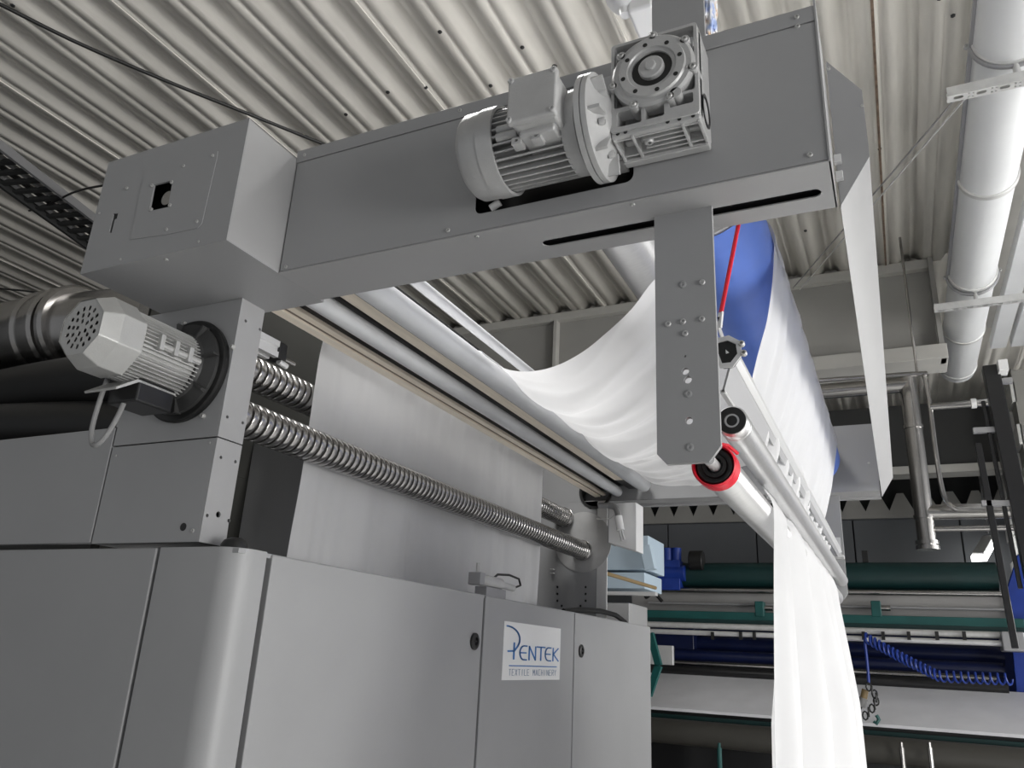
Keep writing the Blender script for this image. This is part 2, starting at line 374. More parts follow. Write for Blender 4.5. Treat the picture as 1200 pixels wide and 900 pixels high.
# ------------------------------------------------------------------ side columns
ZB = 0.785
col = thing('support_column', 'grey sheet metal column under the motor box, its side flange drilled with holes', 'column', (-1.53, 1.3, ZT))
def col_side(y0, y1, z0, z1, holes, nm):
    return make(nm, MB().plate((-1.369, 0, 0), Y3, Z3, [(y0, z0), (y1, z0), (y1, z1), (y0, z1)], .006, holes), PALE, col, bevel=.001)
YC = 1.257
box('upper_cover', (-1.71, YC, .4385), (-1.369, YC+.006, ZB), GREY, col, .0015)
box('lower_cover', (-1.71, YC, .20), (-1.369, YC+.006, .4355), GREY, col, .0015)
hole = lambda px, py, r: circ(*(lambda p: (p.y, p.z))(at(px, py, 0, -1.363)), r, 10)
col_side(YC, 1.335, .4385, ZB, [hole(288, 376, .004), hole(304.5, 386, .004), hole(266.5, 488.5, .004), hole(284.5, 495.5, .004)], 'upper_flange')
col_side(YC, 1.335, .20, .4355, [hole(259, 536, .004), hole(276, 541, .004), hole(243, 604, .004), hole(256, 603, .007), hole(268, 610, .004)], 'lower_flange')
box('core', (-1.71, YC+.008, .20), (-1.376, 1.333, ZB), BLACKP, col, 0)
box('side_plate', (-1.715, YC, .487), (-1.709, 1.36, ZB), GREY, col, .001)
cyl('cable_hole', (-1.418, YC-.001, .2335), (-1.418, YC+.002, .2335), .009, BLACK, col, n=16)
screw(col, at(226, 622, 1, YC), nY, .005)
for q in ((136, 534), (246, 519)): screw(col, at(*q, 1, YC), nY, .003)
# low panel left of the column
lp = thing('side_cover', 'long low grey cover panel left of the column on the cabinet edge', 'panel', (-2.4, 1.3, .2))
box('cover_panel', (-3.2, YC, .202), (-1.716, YC+.02, .487), GREY, lp, .003)
box('cover_top', (-3.2, YC+.02, .470), (-1.82, 1.5, .485), GREY, lp, .002)
# inner guard behind the column
ig = thing('inner_guard', 'dark sheet metal guard behind the ribbed steel rollers', 'guard', (-1.7, 2.6, ZT))
box('lower_sheet', (-1.79, 1.80, ZT), (-1.50, 1.81, .62), GREY, ig, .001)
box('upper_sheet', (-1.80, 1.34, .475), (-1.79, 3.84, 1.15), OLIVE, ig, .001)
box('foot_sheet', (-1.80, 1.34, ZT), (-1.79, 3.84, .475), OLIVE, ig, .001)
# far column with flange plates
fc = thing('support_column', 'far grey column plate where both ribbed rollers end in round flanges', 'column', (-1.5, 3.9, ZT))
YF = 3.85
hh = [circ(*(lambda p: (p.x, p.z))(at(px, py, 1, YF)), .007, 8) for px, py in ((653, 688), (653, 696), (653, 704), (686, 688), (686, 696), (686, 704), (692, 595), (694, 613), (694, 653), (690, 662), (658, 710), (680, 710), (694, 714))]
make('column_plate', MB().plate((0, YF, 0), X3, Z3, [(-1.80, .19), (-1.375, .19), (-1.375, ZB), (-1.80, ZB)], -.006, hh), GREY, fc)
box('core', (-1.80, YF+.010, .19), (-1.375, YF+.15, ZB), BLACKP, fc, 0)
box('seam_strip', (-1.80, YF-.0015, .584), (-1.376, YF, .588), DARK, fc, 0)
make('edge_flange', MB().box((-1.372, YF-.004, .19), (-1.318, YF+.006, ZB)), EXTR, fc, bevel=.001)
cyl('flange_disc', (-1.45, YF-.006, .575), (-1.45, YF-.001, .575), .155, ALU, fc, n=48)
for z in (.41, .43): box('clip', (-1.62, YF-.03, z), (-1.60, YF-.006, z+.006), EXTR, fc, .001)

# ------------------------------------------------------------------ motor box on top of the near column
mbx = thing('drive_box', 'grey box housing on top of the column with a screwed access plate', 'housing', (-1.41, 1.18, ZB))
BX0, BX1, BY0, BY1, BZ1 = -1.64, -1.187, 1.025, 1.345, 1.09
fp = lambda px, py: (lambda p: (p.x, p.z))(at(px, py, 1, BY0))
# access plate outline, square opening and keyhole measured on the front face
sq = [fp(181, 217), fp(203, 211.5), fp(197.5, 243), fp(175, 248)]
key = [fp(128, 272), fp(132, 255), fp(132.5, 250.5), fp(138.5, 249.5), fp(137, 256), fp(134.5, 257), fp(130.5, 273)]
make('front_sheet', MB().plate((0, BY0, 0), X3, Z3, [(BX0, ZB), (BX1, ZB), (BX1, BZ1), (BX0, BZ1)], -.003, [sq, key]), GREY, mbx)
make('side_sheet', MB().box((BX1-.003, BY0+.003, ZB+.003), (BX1, BY1, BZ1)), PALE, mbx, bevel=.001)
make('bottom_sheet', MB().box((BX0, BY0+.003, ZB), (BX1, BY1, ZB+.003)), GREY, mbx)
make('top_sheet', MB().box((BX0, BY0+.003, BZ1-.003), (BX1, BY1, BZ1)), GREY, mbx)
make('left_sheet', MB().box((BX0, BY0+.003, ZB+.003), (BX0+.003, BY1, BZ1-.003)), GREY, mbx)
make('shade_block', MB().box((BX0+.02, BY0+.05, ZB+.02), (BX1-.02, BY1-.01, BZ1-.02)), DARK, mbx)  # dark block in the hollow box imitates its shaded inside
pl = [fp(233, 190), fp(254.5, 178), fp(256, 183), fp(236, 262), fp(231, 268), fp(197, 275.5), fp(150, 283), fp(170, 205)]
A = [fp(170, 202), fp(248, 178), fp(255.5, 177.5), fp(255, 184), fp(237, 262), fp(232, 267.5), fp(196, 275), fp(153, 281)]
make('access_plate', MB().plate((0, BY0, 0), X3, Z3, A, .0016, [sq]), GREY, mbx)
cp = [fp(178, 246), fp(200, 241), fp(202, 214), fp(179, 218)]
for c in cp: screw(mbx, (c[0], BY0-.002, c[1]), nY, .0048)
for q in ((250, 183), (231.5, 260), (196, 269.5), (216, 195), (149.5, 221)): p = fp(*q); screw(mbx, (p[0], BY0-.002, p[1]), nY, .0042)
for q in ((232.5, 283), (116.5, 250), (141, 304)): p = fp(*q); screw(mbx, (p[0], BY0, p[1]), nY, .0034)
cyl('inner_shaft', (-1.415, BY0+.012, .945), (-1.415, BY0+.06, .945), .018, STEEL, mbx, n=20)
screw(mbx, at(195, 304, 2, ZB), nZ, .005)

# ------------------------------------------------------------------ near boom
NX0, NX1, NY0, NY1, NZ1 = -1.187, -.030, 1.183, 1.332, 1.108
boom = thing('roller_boom', 'long grey box boom carrying the geared motor, slotted underneath', 'housing', (-.6, 1.26, ZB))
fb = lambda px, py: (lambda p: (p.x, p.z))(at(px, py, 1, NY0))
cut = rrect(-.69, .827, -.362, .985, .016)
make('front_panel', MB().plate((0, NY0, 0), X3, Z3, [(NX0+.004, ZB+.004), (NX1-.004, ZB+.004), (NX1-.004, NZ1-.035), (NX0+.004, NZ1-.035)], -.003, [cut]), GREY, boom, bevel=.0008)
box('top_flange', (NX0, NY0-.001, NZ1-.033), (NX1, NY0+.012, NZ1), GREY, boom, .001)
box('top_sheet', (NX0, NY0+.012, NZ1-.003), (NX1, NY1, NZ1), GREY, boom, .001)
ub = lambda px, py: (lambda p: (p.x, p.y))(at(px, py, 2, ZB))
def slot(xa, xb, yc, r): return [(xb + r*math.cos(a), yc + r*math.sin(a)) for a in [-PI/2 + PI*i/8 for i in range(9)]] + [(xa - r*math.cos(a), yc - r*math.sin(a)) for a in [-PI/2 + PI*i/8 for i in range(9)]]
make('bottom_sheet', MB().plate((0, 0, ZB), X3, Y3, [(NX0, NY0), (NX1, NY0), (NX1, NY1), (NX0, NY1)], .003, [slot(-.565, -.065, 1.272, .0125)]), PALE, boom, bevel=.0008)
box('back_sheet', (NX0, NY1-.003, ZB+.003), (NX1, NY1, NZ1-.003), GREY, boom, 0)
box('end_plate', (NX1-.004, NY0-.002, ZB), (NX1, NY1, NZ1+.012), PALE, boom, .0008)
box('shade_block', (NX0+.02, NY0+.075, ZB+.012), (NX1-.02, NY1-.008, NZ1-.02), BLACKP, boom, 0)  # black block stands for shade within the hollow boom
for q in ((357, 182), (539, 130), (934.5, 31), (525, 270), (949, 181.5), (335, 313)): p = fb(*q); screw(boom, (p[0], NY0, p[1]), nY, .0048)
p = fb(933.5, 20.5); screw(boom, (p[0], NY0-.001, p[1]), nY, .0048)
for q in ((741.5, 239.5), (559, 277)): screw(boom, at(*q, 2, ZB), nZ, .0045)
cyl('slot_stop', (-.295, 1.262, ZB-.004), (-.295, 1.262, ZB+.003), .012, BLACK, boom, n=20)
make('cable_connector', MB().cyl((-.665, NY0+.02, .848), (-.645, NY0+.02, .858), .008, 12), WHITE, boom)

# cross beam joining the free ends of both booms (hexagonal profile along y)
xb = thing('cross_beam', 'pale folded beam with bevelled edges joining the free ends of both booms', 'beam', (0, 2.6, ZB))
hexp = [(-.0255, ZB), (.030, .875), (.030, 1.020), (-.0255, 1.106)]
make('beam_shell', MB().plate((0, 1.336, 0), (1,0,0), (0,0,1), hexp, -(4.0-1.336)), PALE, xb, bevel=.001)
make('end_cap', MB().plate((0, 1.330, 0), (1,0,0), (0,0,1), [(-.0245, ZB+.001), (.0305, .875), (.0305, 1.020), (-.0245, 1.105)], -.006), GREY, xb, bevel=.0005)
for z in (.835, .870): box('clip', (-.0285, 1.318, z), (-.016, 1.330, z+.016), EXTR, xb, .001)
screw(xb, (-.0225, 1.329, 1.085), nY, .004); screw(xb, (.028, 1.329, .985), nY, .003)

# far boom
fbm = thing('roller_boom', 'far grey boom above the background, holding the far roller ends', 'housing', (-.6, 3.93, ZB))
make('inner_face', MB().plate((0, YF, 0), X3, Z3, [(-1.85, ZB), (-.03, ZB), (-.03, 1.10), (-1.85, 1.10)], -.004, [circ(-1.385, .835, .082, 28)]), GREY, fbm)
box('bottom_sheet', (-1.85, YF+.004, ZB), (-.03, 4.0, ZB+.004), PALE, fbm, .001)
box('bottom_lip', (-1.37, 3.965, ZB-.012), (-.03, 4.0, ZB), PALE, fbm, .001)
box('outer_face', (-1.85, 3.996, ZB+.004), (-.03, 4.0, 1.10), GREY, fbm, .001)
box('top_sheet', (-1.85, YF+.004, 1.096), (-.03, 3.996, 1.10), GREY, fbm, .001)
make('recess_rim', MB().lathe((-1.385, YF+.004, .835), nY, [(0, .078), (.0, .090), (.012, .090), (.012, .078), (0, .078)], 36, caps=(False, False)), BLACK, fbm)
cyl('recess_back', (-1.385, YF+.06, .835), (-1.385, YF+.05, .835), .080, BLACKP, fbm)
for q in ((1018, 543), (962, 575)): screw(fbm, at(*q, 1, YF), nY, .006)

# ------------------------------------------------------------------ hanging plates
def hanger(y, lab, zt_, near):
    h = thing('hanging_plate', lab, 'plate', (-.288, y, .31))
    x0, x1, z0 = (-.342, -.236, .312) if near else (-.312, -.206, .312)
    hs = []
    f = lambda px, py: (lambda p: (p.x, p.z))(at(px, py, 1, 1.249))
    if near: hs = [circ(*f(803, 435), .0065, 12), circ(*f(806, 445), .0068, 12), circ(*f(807.5, 493), .0065, 12), circ(*f(803, 417.5), .002, 8)]
    make('plate_body', MB().plate((0, y, 0), X3, Z3, [(x0, z0+.018), (x0+.016, z0), (x1-.020, z0), (x1, z0+.026), (x1, zt_), (x0, zt_)], -.010, hs), GREY, h, bevel=.0012)
    if near:
        for q in ((800, 333.5), (823, 331), (783, 380), (800.5, 377), (822.5, 374), (803, 391), (806.5, 461.5), (808.5, 524)):
            p = f(*q); big = q[0] in (800, 806.5, 808.5)
            screw(h, (p[0], y, p[1]), nY, .0068 if big else .0055, GREY if big else ALU, 'bolt', .25 if big else .6)
    return h
hanger(1.249, 'near grey hanging plate with bolts and holes under the boom', 1.75, True)
hanger(3.925, 'far pale hanging plate behind the falling white fabric', ZB, False)

# ------------------------------------------------------------------ gear motor on the boom
gm = thing('geared_motor', 'silver grey geared motor with worm gearbox bolted to the boom front', 'motor', (-.4, 1.14, .80))
MX, MY, MZ = -.5, 1.120, .908
def finned(axis, p0, L, r0, r1, fins, name, m, parent, gap=None, n_ext=None):
    pr = []
    for i in range(fins):
        a = 2*PI*i/fins; w = 2*PI/fins
        for fr, r in ((0, r0), (.30, r0), (.36, r1), (.60, r1), (.66, r0)):
            pr.append((r*math.cos(a + w*fr), r*math.sin(a + w*fr)))
    u, w_, d = frame(axis)
    b = MB(); N = len(pr); p0 = Vector(p0)
    vs = [p0 + d*t + u*x + w_*y for t in (0, L) for x, y in pr]
    fs = [(i, (i+1) % N, N+(i+1) % N, N+i) for i in range(N)]
    fs.append(tuple(reversed(range(N)))); fs.append(tuple(range(N, 2*N)))
    b.add(vs, fs)
    return make(name, b, m, parent, ang=25)
FR = .083
make('fan_cover', MB().lathe((-.666, MY, MZ), (1,0,0), [(-.005, FR*.55), (0, FR*.84), (.006, FR*.94), (.014, FR), (.048, FR), (.049, FR+.002), (.080, FR+.002), (.080, FR-.004), (.07, FR-.006)], 48), ALU, gm)
finned((1,0,0), (-.60, MY, MZ), .150, .050, .077, 34, 'finned_body', ALU, gm)
b = MB(); b.lathe((-.458, MY, MZ), (1,0,0), [(0, .070), (.004, .076), (.030, .078), (.036, .066)], 40)
make('end_bell', b, ALU, gm)
FL = .097
fl = make('adapter_flange', MB().lathe((-.422, MY, MZ), (1,0,0), [(0, .08), (.002, FL), (.012, FL), (.0125, FL-.004), (.014, FL-.004), (.0145, FL), (.024, FL), (.026, FL-.004), (.030, .072), (.046, .052), (.050, .040)], 56), ALU, gm)
for i in range(8):
    a = 2*PI*i/8 + .25; c = Vector((-.386, MY + math.cos(a)*.074, MZ + math.sin(a)*.074))
    make('rib', MB().obox(c, (1,0,0), (0, math.cos(a), math.sin(a)), (0, -math.sin(a), math.cos(a)), .012, .018, .003), ALU, gm)
for i in range(6):
    a = 2*PI*i/6 + .5; screw(gm, (-.384, MY + math.cos(a)*.062, MZ + math.sin(a)*.062), (1,0,0), .007, ALU, 'bolt', 1.2)
# side foot pads on the body
for z in (-.006, -.022):
    for xa, xz in ((-.578, -.535), (-.528, -.498), (-.492, -.458)):
        make('body_pad', MB().cyl((xa, MY-.070, MZ+z), (xz, MY-.070, MZ+z), .0085, 12), ALU, gm, bevel=.002)
for x in (-.540, -.502):
    make('mount_block', MB().plate((x, 0, MZ-.055), X3, Z3, [(0, 0), (.018, 0), (.018, .013), (0, .013)], .022, [[(.006, .004), (.012, .004), (.012, .009), (.006, .009)]]), ALU, gm).location.y += MY-.062
# terminal box
TB = Vector((-.512, 1.012, .932))
tx = Vector((1, 0, -.0)).normalized(); ty = Vector((0, .86, -.36)).normalized(); tz = tx.cross(ty)
b = MB(); b.box((-.532, 1.012, .872), (-.445, 1.09, .962)); tb = make('terminal_box', b, ALU, gm, bevel=.008, seg=3)
b = MB(); b.box((-.535, 1.000, .869), (-.442, 1.0155, .965)); lid = make('terminal_lid', b, ALU, gm, bevel=.005, seg=3)
for x in (-.529, -.448):
    for z in (.876, .958): screw(gm, (x, 1.000, z), nY, .0058, ALU, 'screw', .5)
make('terminal_neck', MB().box((-.525, 1.03, .860), (-.455, 1.10, .90)), ALU, gm, bevel=.006)
# worm gearbox
GX0, GX1, GY0, GY1, GZ0, GZ1 = -.374, -.219, 1.088, 1.183, .866, 1.056
gb = MB(); gb.box((GX0+.008, GY0+.050, GZ0+.010), (GX1-.008, GY1, GZ1-.006))
make('gearbox_body', gb, ALU, gm, bevel=.006)
gc = ((GX0+GX1)/2, .972); zc = gc[1]
fr = MB().plate((0, GY0, 0), X3, Z3, rrect(GX0, GZ0, GX1, GZ1, .006, 3), -.026, [rrect(GX0+.006, GZ0+.050, GX1-.006, GZ1-.006, .004, 2), rrect(GX0+.012, GZ0+.010, GX0+.055, GZ0+.040, .003, 2), rrect(GX0+.062, GZ0+.012, GX0+.095, GZ0+.044, .003, 2), rrect(GX0+.104, GZ0+.024, GX1-.010, GZ0+.044, .003, 2)])
make('gearbox_front_frame', fr, ALU, gm, bevel=.0012)
make('side_cheek', MB().box((GX1-.010, GY0+.010, GZ0), (GX1, GY1, GZ1)), ALU, gm, bevel=.003)
make('oil_window', MB().lathe((GX1-.001, 1.14, .905), pX, [(0, .030), (.003, .030), (.003, .024), (-.004, .022)], 28), BLACKP, gm)
make('side_cheek', MB().box((GX0, GY0+.010, GZ0), (GX0+.008, GY1, GZ1)), ALU, gm, bevel=.003)
# finned underside
b = MB()
for i, y in enumerate((1.100, 1.112, 1.124, 1.136, 1.148, 1.160)):
    xa = GX0+.050 if i in (1, 2, 3) else GX0+.006
    b.box((xa, y, GZ0-.010), (GX1-.030 if i in (1, 2, 3) else GX1-.004, y+.004, GZ0+.012))
for x in (GX0+.002, GX0+.034, GX1-.034, GX1-.006): b.box((x, 1.095, GZ0-.011), (x+.005, GY1-.006, GZ0+.012))
make('underside_fins', b, ALU, gm, bevel=.0012)
make('foot_rail', MB().box((GX0, GY1-.022, GZ0-.014), (GX1, GY1-.004, GZ0+.006)), ALU, gm, bevel=.003)
make('foot_rail', MB().box((GX0, GY0+.004, GZ0-.008), (GX1, GY0+.018, GZ0+.006)), ALU, gm, bevel=.003)
for x in (GX0+.012, GX0+.026, GX0+.100, GX0+.120, GX1-.012): cyl('foot_hole', (x, GY0+.0035, GZ0-.001), (x, GY0+.0045, GZ0-.001), .0035, BLACK, gm, n=10)
for x in (GX0+.014, GX0+.03, GX0+.05, GX1-.05, GX1-.014): cyl('foot_hole', (x, GY1-.0225, GZ0-.004), (x, GY1-.0215, GZ0-.004), .003, BLACK, gm, n=10)
screw(gm, (GX0+.060, 1.120, GZ0-.006), nZ, .008, ALU, 'drain_plug', 1.0)
# output cover
cx = gc[0]; RR = .0735
b = MB(); b.lathe((cx, GY0+.024, zc), nY, [(0, RR-.006), (.004, RR), (.030, RR), (.034, RR-.005), (.034, .060), (.0345, .0595), (.039, .058), (.039, .044), (.036, .042), (.0355, .036), (.020, .034)], 64)
make('output_cover', b, ALU, gm)
for i in range(8):
    a = 2*PI*i/8 + .2; p = Vector((cx + math.cos(a)*.051, GY0-.0155, zc + math.sin(a)*.051))
    cyl('tapped_hole', p, p + Vector((0, .002, 0)), .0042, BLACK, gm, n=12)
for i in range(7):
    a = 2*PI*i/7 + .65; p = Vector((cx + math.cos(a)*.0725, GY0+.004, zc + math.sin(a)*.0725))
    cyl('cover_boss', p + Vector((0, -.014, 0)), p + Vector((0, .02, 0)), .0088, ALU, gm, n=16, bevel=.001)
    screw(gm, p + Vector((0, -.014, 0)), nY, .0056, ALUL, 'bolt', .6)
cyl('shaft_seal', (cx, GY0+.004, zc), (cx, GY0-.008, zc), .0365, BLACK, gm)
make('output_shaft', MB().lathe((cx, GY0, zc), nY, [(0, .0225), (.016, .0225), (.018, .020), (.018, .0095), (.022, .0095), (.023, .008)], 32), ALU, gm)
make('casting_lug', MB().cyl((cx+.040, GY0+.02, zc-.062), (cx+.040, GY0-.010, zc-.062), .010, 16), ALU, gm)
make('breather', MB().cyl((-.345, 1.14, GZ1-.004), (-.345, 1.14, GZ1+.026), .008, 12).cyl((-.345, 1.13, GZ1+.020), (-.345, 1.15, GZ1+.020), .010, 10).box((-.372, 1.132, GZ1+.010), (-.335, 1.146, GZ1+.017)), BLACK, gm)
make('grub_screw', MB().cyl((-.455, 1.02, .962), (-.455, 1.02, .980), .003, 8).cyl((-.455, 1.02, .976), (-.455, 1.02, .983), .005, 8), BLACK, gm)

# ------------------------------------------------------------------ fan motor on the near column
fm = thing('flange_motor', 'light grey finned motor with perforated fan cover on the column front', 'motor', (-1.5, 1.1, .6))
c = Vector((-1.497, 0, .608))
P = lambda y: Vector((c.x, y, c.z))
ring = MB(); ring.lathe(P(YC), nY, [(0, .128), (.012, .130), (.016, .126), (.018, .105)], 56); make('flange_gasket', ring, BLACK, fm)
make('motor_flange', MB().lathe(P(YC-.016), nY, [(0, .114), (.010, .114), (.012, .108), (.020, .085), (.030, .078)], 48), mat('dark_cast', (.06, .06, .06), .35, .3), fm)
for i in range(8):
    a = 2*PI*i/8 + .2; cc = P(YC-.030) + Vector((math.cos(a)*.095, 0, math.sin(a)*.095))
    make('rib', MB().obox(cc, (0,1,0), (math.cos(a), 0, math.sin(a)), (-math.sin(a), 0, math.cos(a)), .010, .022, .003), bpy.data.materials['dark_cast'], fm)
for a in (.35, 1.9, 3.6, 5.3): screw(fm, P(YC) + Vector((math.cos(a)*.125*1.13, 0, math.sin(a)*.125*1.13)), nY, .006, ALUL, 'bolt', 1.4)
finned(nY, P(YC-.036), .165, .069, .081, 52, 'finned_body', ALUL, fm)
HR = .087
cover = MB(); cover.lathe(P(1.062), nY, [(0, HR-.003), (.001, HR), (.060, HR), (.096, HR*.78)], 8, caps=(True, False), rot=PI/8)
make('fan_cover', cover, ALUL, fm, bevel=.003, ang=20)
hs = []
for rr, n in ((.015, 5), (.029, 10), (.044, 15)):
    for i in range(n):
        a = 2*PI*i/n + rr*40; ca, sa = math.cos(a), math.sin(a)
        hs.append([(rr*ca + (ca*u_ - sa*v_), rr*sa + (sa*u_ + ca*v_)) for u_, v_ in ((.0062, 0), (.004, .0046), (-.004, .0046), (-.0062, 0), (-.004, -.0046), (.004, -.0046))])
oct_ = [(HR*.78*math.cos(PI/8+PI/4*i), HR*.78*math.sin(PI/8+PI/4*i)) for i in range(8)]
gr = MB().plate(P(.968), X3, Z3, oct_, -.002, hs); make('fan_grille', gr, ALUL, fm)
cyl('fan', P(.977), P(.974), .058, BLACKP, fm, n=24)
for s_ in (1.075, 1.135): pass
for y, dx in ((1.100, .062), (1.140, .060), (1.180, .058)):
    make('mount_block', MB().box((c.x+.062, y-.006, c.z-.012), (c.x+.090, y+.006, c.z+.024)), ALUL, fm, bevel=.002)
make('side_rail', MB().cyl((c.x+.078, 1.10, c.z+.002), (c.x+.078, 1.215, c.z+.002), .008, 10), ALUL, fm)
make('terminal_box', MB().box((c.x-.055, 1.10, c.z-.125), (c.x+.040, 1.20, c.z-.070)), BLACKP, fm, bevel=.006)
make('terminal_bracket', MB().plate((c.x-.06, 0, 0), Y3, Z3, [(1.05, c.z-.115), (1.10, c.z-.082), (1.20, c.z-.082), (1.20, c.z-.078), (1.095, c.z-.077), (1.047, c.z-.111)], .10), ALUL, fm)
cb = [(p_[0]*.55 + (c.x-.005)*.45 + .0, p_[1], p_[2]) for p_ in [(c.x-.01, 1.11, c.z-.12), (c.x-.008, 1.10, c.z-.16), (c.x-.02, 1.09, c.z-.20), (c.x-.05, 1.085, c.z-.222), (c.x-.085, 1.085, c.z-.218), (c.x-.105, 1.085, c.z-.18), (c.x-.105, 1.09, c.z-.10), (c.x-.10, 1.10, c.z-.03), (c.x-.09, 1.11, c.z+.0)]]
def smooth_pts(P_, k=6):
    P_ = [Vector(p) for p in P_]; out = []
    for i in range(len(P_)-1):
        a, b_, c_, d_ = P_[max(i-1, 0)], P_[i], P_[i+1], P_[min(i+2, len(P_)-1)]
        for j in range(k):
            t_ = j/k; out.append(.5*((2*b_) + (c_-a)*t_ + (2*a-5*b_+4*c_-d_)*t_**2 + (3*b_-a-3*c_+d_)*t_**3))
    return out + [P_[-1]]
make('motor_cable', MB().tube(smooth_pts(cb), .0055, 10), CABLE, fm)

# ------------------------------------------------------------------ rollers along y
YA = 1.345
def roller(name, label, x, z, r, y0, y1, m, end=.006, cat='roller', group=None, seg=1):
    t_ = thing(name, label, cat, (x, (y0+y1)/2, z-r), group)
    make('roller_shell', MB().lathe((x, y0, z), (0,1,0), [(0, r-end), (end, r), (y1-y0-end*2.2, r), (y1-y0-end*.8, r-end*.35), (y1-y0, r-end*1.6)], 40), m, t_)
    cyl('journal', (x, y0-.02, z), (x, y0, z), r*.45, STEEL, t_, n=16); cyl('journal', (x, y1, z), (x, YF+.01, z), r*.45, STEEL, t_, n=16)
    return t_
roller('guide_roller', 'slim grey guide roller between the cream slats', -1.252, .822, .0265, YA, 3.82, SATIN)
roller('guide_roller', 'thick grey guide roller carrying the sagging white fabric', -1.108, .846, .036, YA, 3.80, SATIN)
roller('guide_roller', 'thin grey tube roller above the thick guide roller', -1.185, 1.02, .018, YA, 3.84, SATIN, .004)
cyl('dark_bar', (-1.262, YA, 1.01), (-1.262, YF, 1.01), .012, BLACKP, n=16, label='thin dark bar running beside the thin grey tube roller', cat='bar')
def ribbed(label, x, z, r):
    t_ = thing('ribbed_roller', label, 'roller', (x, 2.6, z-r)); y0, y1 = 1.34, YF-.012
    pitch = .0265; turns = int((y1-y0)/pitch); n = 36; b_ = MB(); vs = []; fs = []
    prof_ = [(0, r*.86), (.05, r*.965), (.16, r), (.64, r), (.76, r*.965), (.80, r*.84), (.84, r*.78), (.97, r*.78)]
    M_ = len(prof_); rows = turns*M_
    for j in range(rows):
        k, q = divmod(j, M_); tt = prof_[q]
        for i in range(n):
            a = 2*PI*i/n; y = y0 + (k + tt[0] + i/n)*pitch
            vs.append((x + math.cos(a)*tt[1], min(max(y, y0), y1), z + math.sin(a)*tt[1]))
    for j in range(rows-1):
        for i in range(n-1): fs.append((j*n+i, (j+1)*n+i, (j+1)*n+i+1, j*n+i+1))
        if j + M_ < rows - 1: fs.append((j*n+n-1, (j+1)*n+n-1, (j+1+M_)*n, (j+M_)*n))
    b_.add(vs, fs); make('ribbed_shell', b_, STEEL, t_, ang=30)
    make('end_collar', MB().lathe((x, y1-.03, z), (0,1,0), [(0, r*1.0), (.004, r*1.10), (.012, r*1.10), (.014, r*.98), (.022, r*.98), (.024, r*1.08), (.030, r*1.08)], 36), STEEL, t_)
    cyl('journal', (x, y0-.005, z), (x, y0+.02, z), r*.8, BLACKP, t_)
ribbed('lower spirally ribbed steel roller in front of the white curtain', -1.445, .528, .047)
ribbed('upper spirally ribbed steel roller behind the white curtain', -1.552, .700, .047)
ls = thing('slat_pair', 'pair of long cream slats running into the round recess', 'slat', (-1.38, 2.6, .80))
def slatb(name, xa, za, xb_, zb_, th, m, y0=YA, y1=3.86, par=ls):
    a = Vector((xa, 0, za)); b_ = Vector((xb_, 0, zb_)); d = (b_-a).normalized(); n = Vector((-d.z, 0, d.x))*th
    return make(name, MB().plate((0, y0, 0), X3, Z3, [(a.x, a.z), (b_.x, b_.z), ((b_+n).x, (b_+n).z), ((a+n).x, (a+n).z)], -(y1-y0)), m, par, bevel=.002)
slatb('slat', -1.392, .8075, -1.362, .8095, .014, CREAM); slatb('groove', -1.362, .815, -1.350, .816, .008, CREAMD); slatb('slat', -1.350, .813, -1.331, .8165, .014, CREAM)
dc = thing('dark_infill', 'black channel standing in for shade between the cream slats and the slim guide roller', 'infill', (-1.28, 2.6, .84))  # black sheets added to keep the gap beside the slats dark
slatb('infill_web', -1.330, .852, -1.20, .865, .01, BLACKP, YA, YF, dc); slatb('infill_side', -1.362, .8335, -1.290, .842, .008, BLACKP, YA, YF, dc)
cs = thing('slat', 'single cream slat between the slim and thick guide rollers', 'slat', (-1.19, 2.6, .84))
slatb('slat_face', -1.206, .838, -1.160, .838, .012, CREAM, YA, 3.62, cs); slatb('slat_edge', -1.160, .837, -1.153, .839, .012, BLACKP, YA, 3.62, cs)
slatb('slat_holder', -1.206, .842, -1.155, .842, .008, BLACKP, 3.62, YF, cs)
# steel pipe above the boom line
sp = thing('steel_pipe', 'wide polished steel pipe rising behind the boom over the fabric', 'pipe', (-.78, 2.9, 1.4))
make('pipe_shell', MB().cyl((-.760, 1.9, 1.45), (-.760, 4.2, 1.45), .098, 40), BRUSH, sp); make('hanger', MB().cyl((-.76, 3.4, 1.54), (-.76, 3.4, ZC), .012, 10), STEEL, sp); make('end_ring', MB().lathe((-.760, 1.88, 1.45), (0,1,0), [(0, .10), (.03, .104), (.05, .10)], 40), STEEL, sp)

# nip rollers, rail
r1 = thing('nip_roller', 'upper bright nip roller with a black bearing end beside the hanging plate', 'roller', (-.228, 2.6, .37))
make('roller_shell', MB().lathe((-.226, 1.300, .394), (0,1,0), [(0, .024), (.004, .0265), (.030, .0265), (.031, .0255), (.034, .0255), (.035, .0265), (2.600, .0265), (2.612, .022)], 40), BRUSH, r1)
make('bearing', MB().lathe((-.226, 1.302, .394), nY, [(0, .0235), (.004, .0235), (.005, .013), (.001, .012), (.003, .006)], 32), BLACK, r1)
r2 = thing('nip_roller', 'lower bright nip roller with a red ring around its black end', 'roller', (-.255, 2.6, .29))
AX2 = (-.258, .318)
make('roller_shell', MB().lathe((AX2[0], 1.315, AX2[1]), (0,1,0), [(0, .030), (.004, .0325), (2.590, .0325)], 40), BRUSH, r2)
make('red_ring', MB().lathe((AX2[0], 1.332, AX2[1]), nY, [(0, .0335), (.002, .0375), (.036, .0375), (.040, .0345), (.036, .0330), (.010, .0325)], 40, caps=(False, False)), RED, r2)
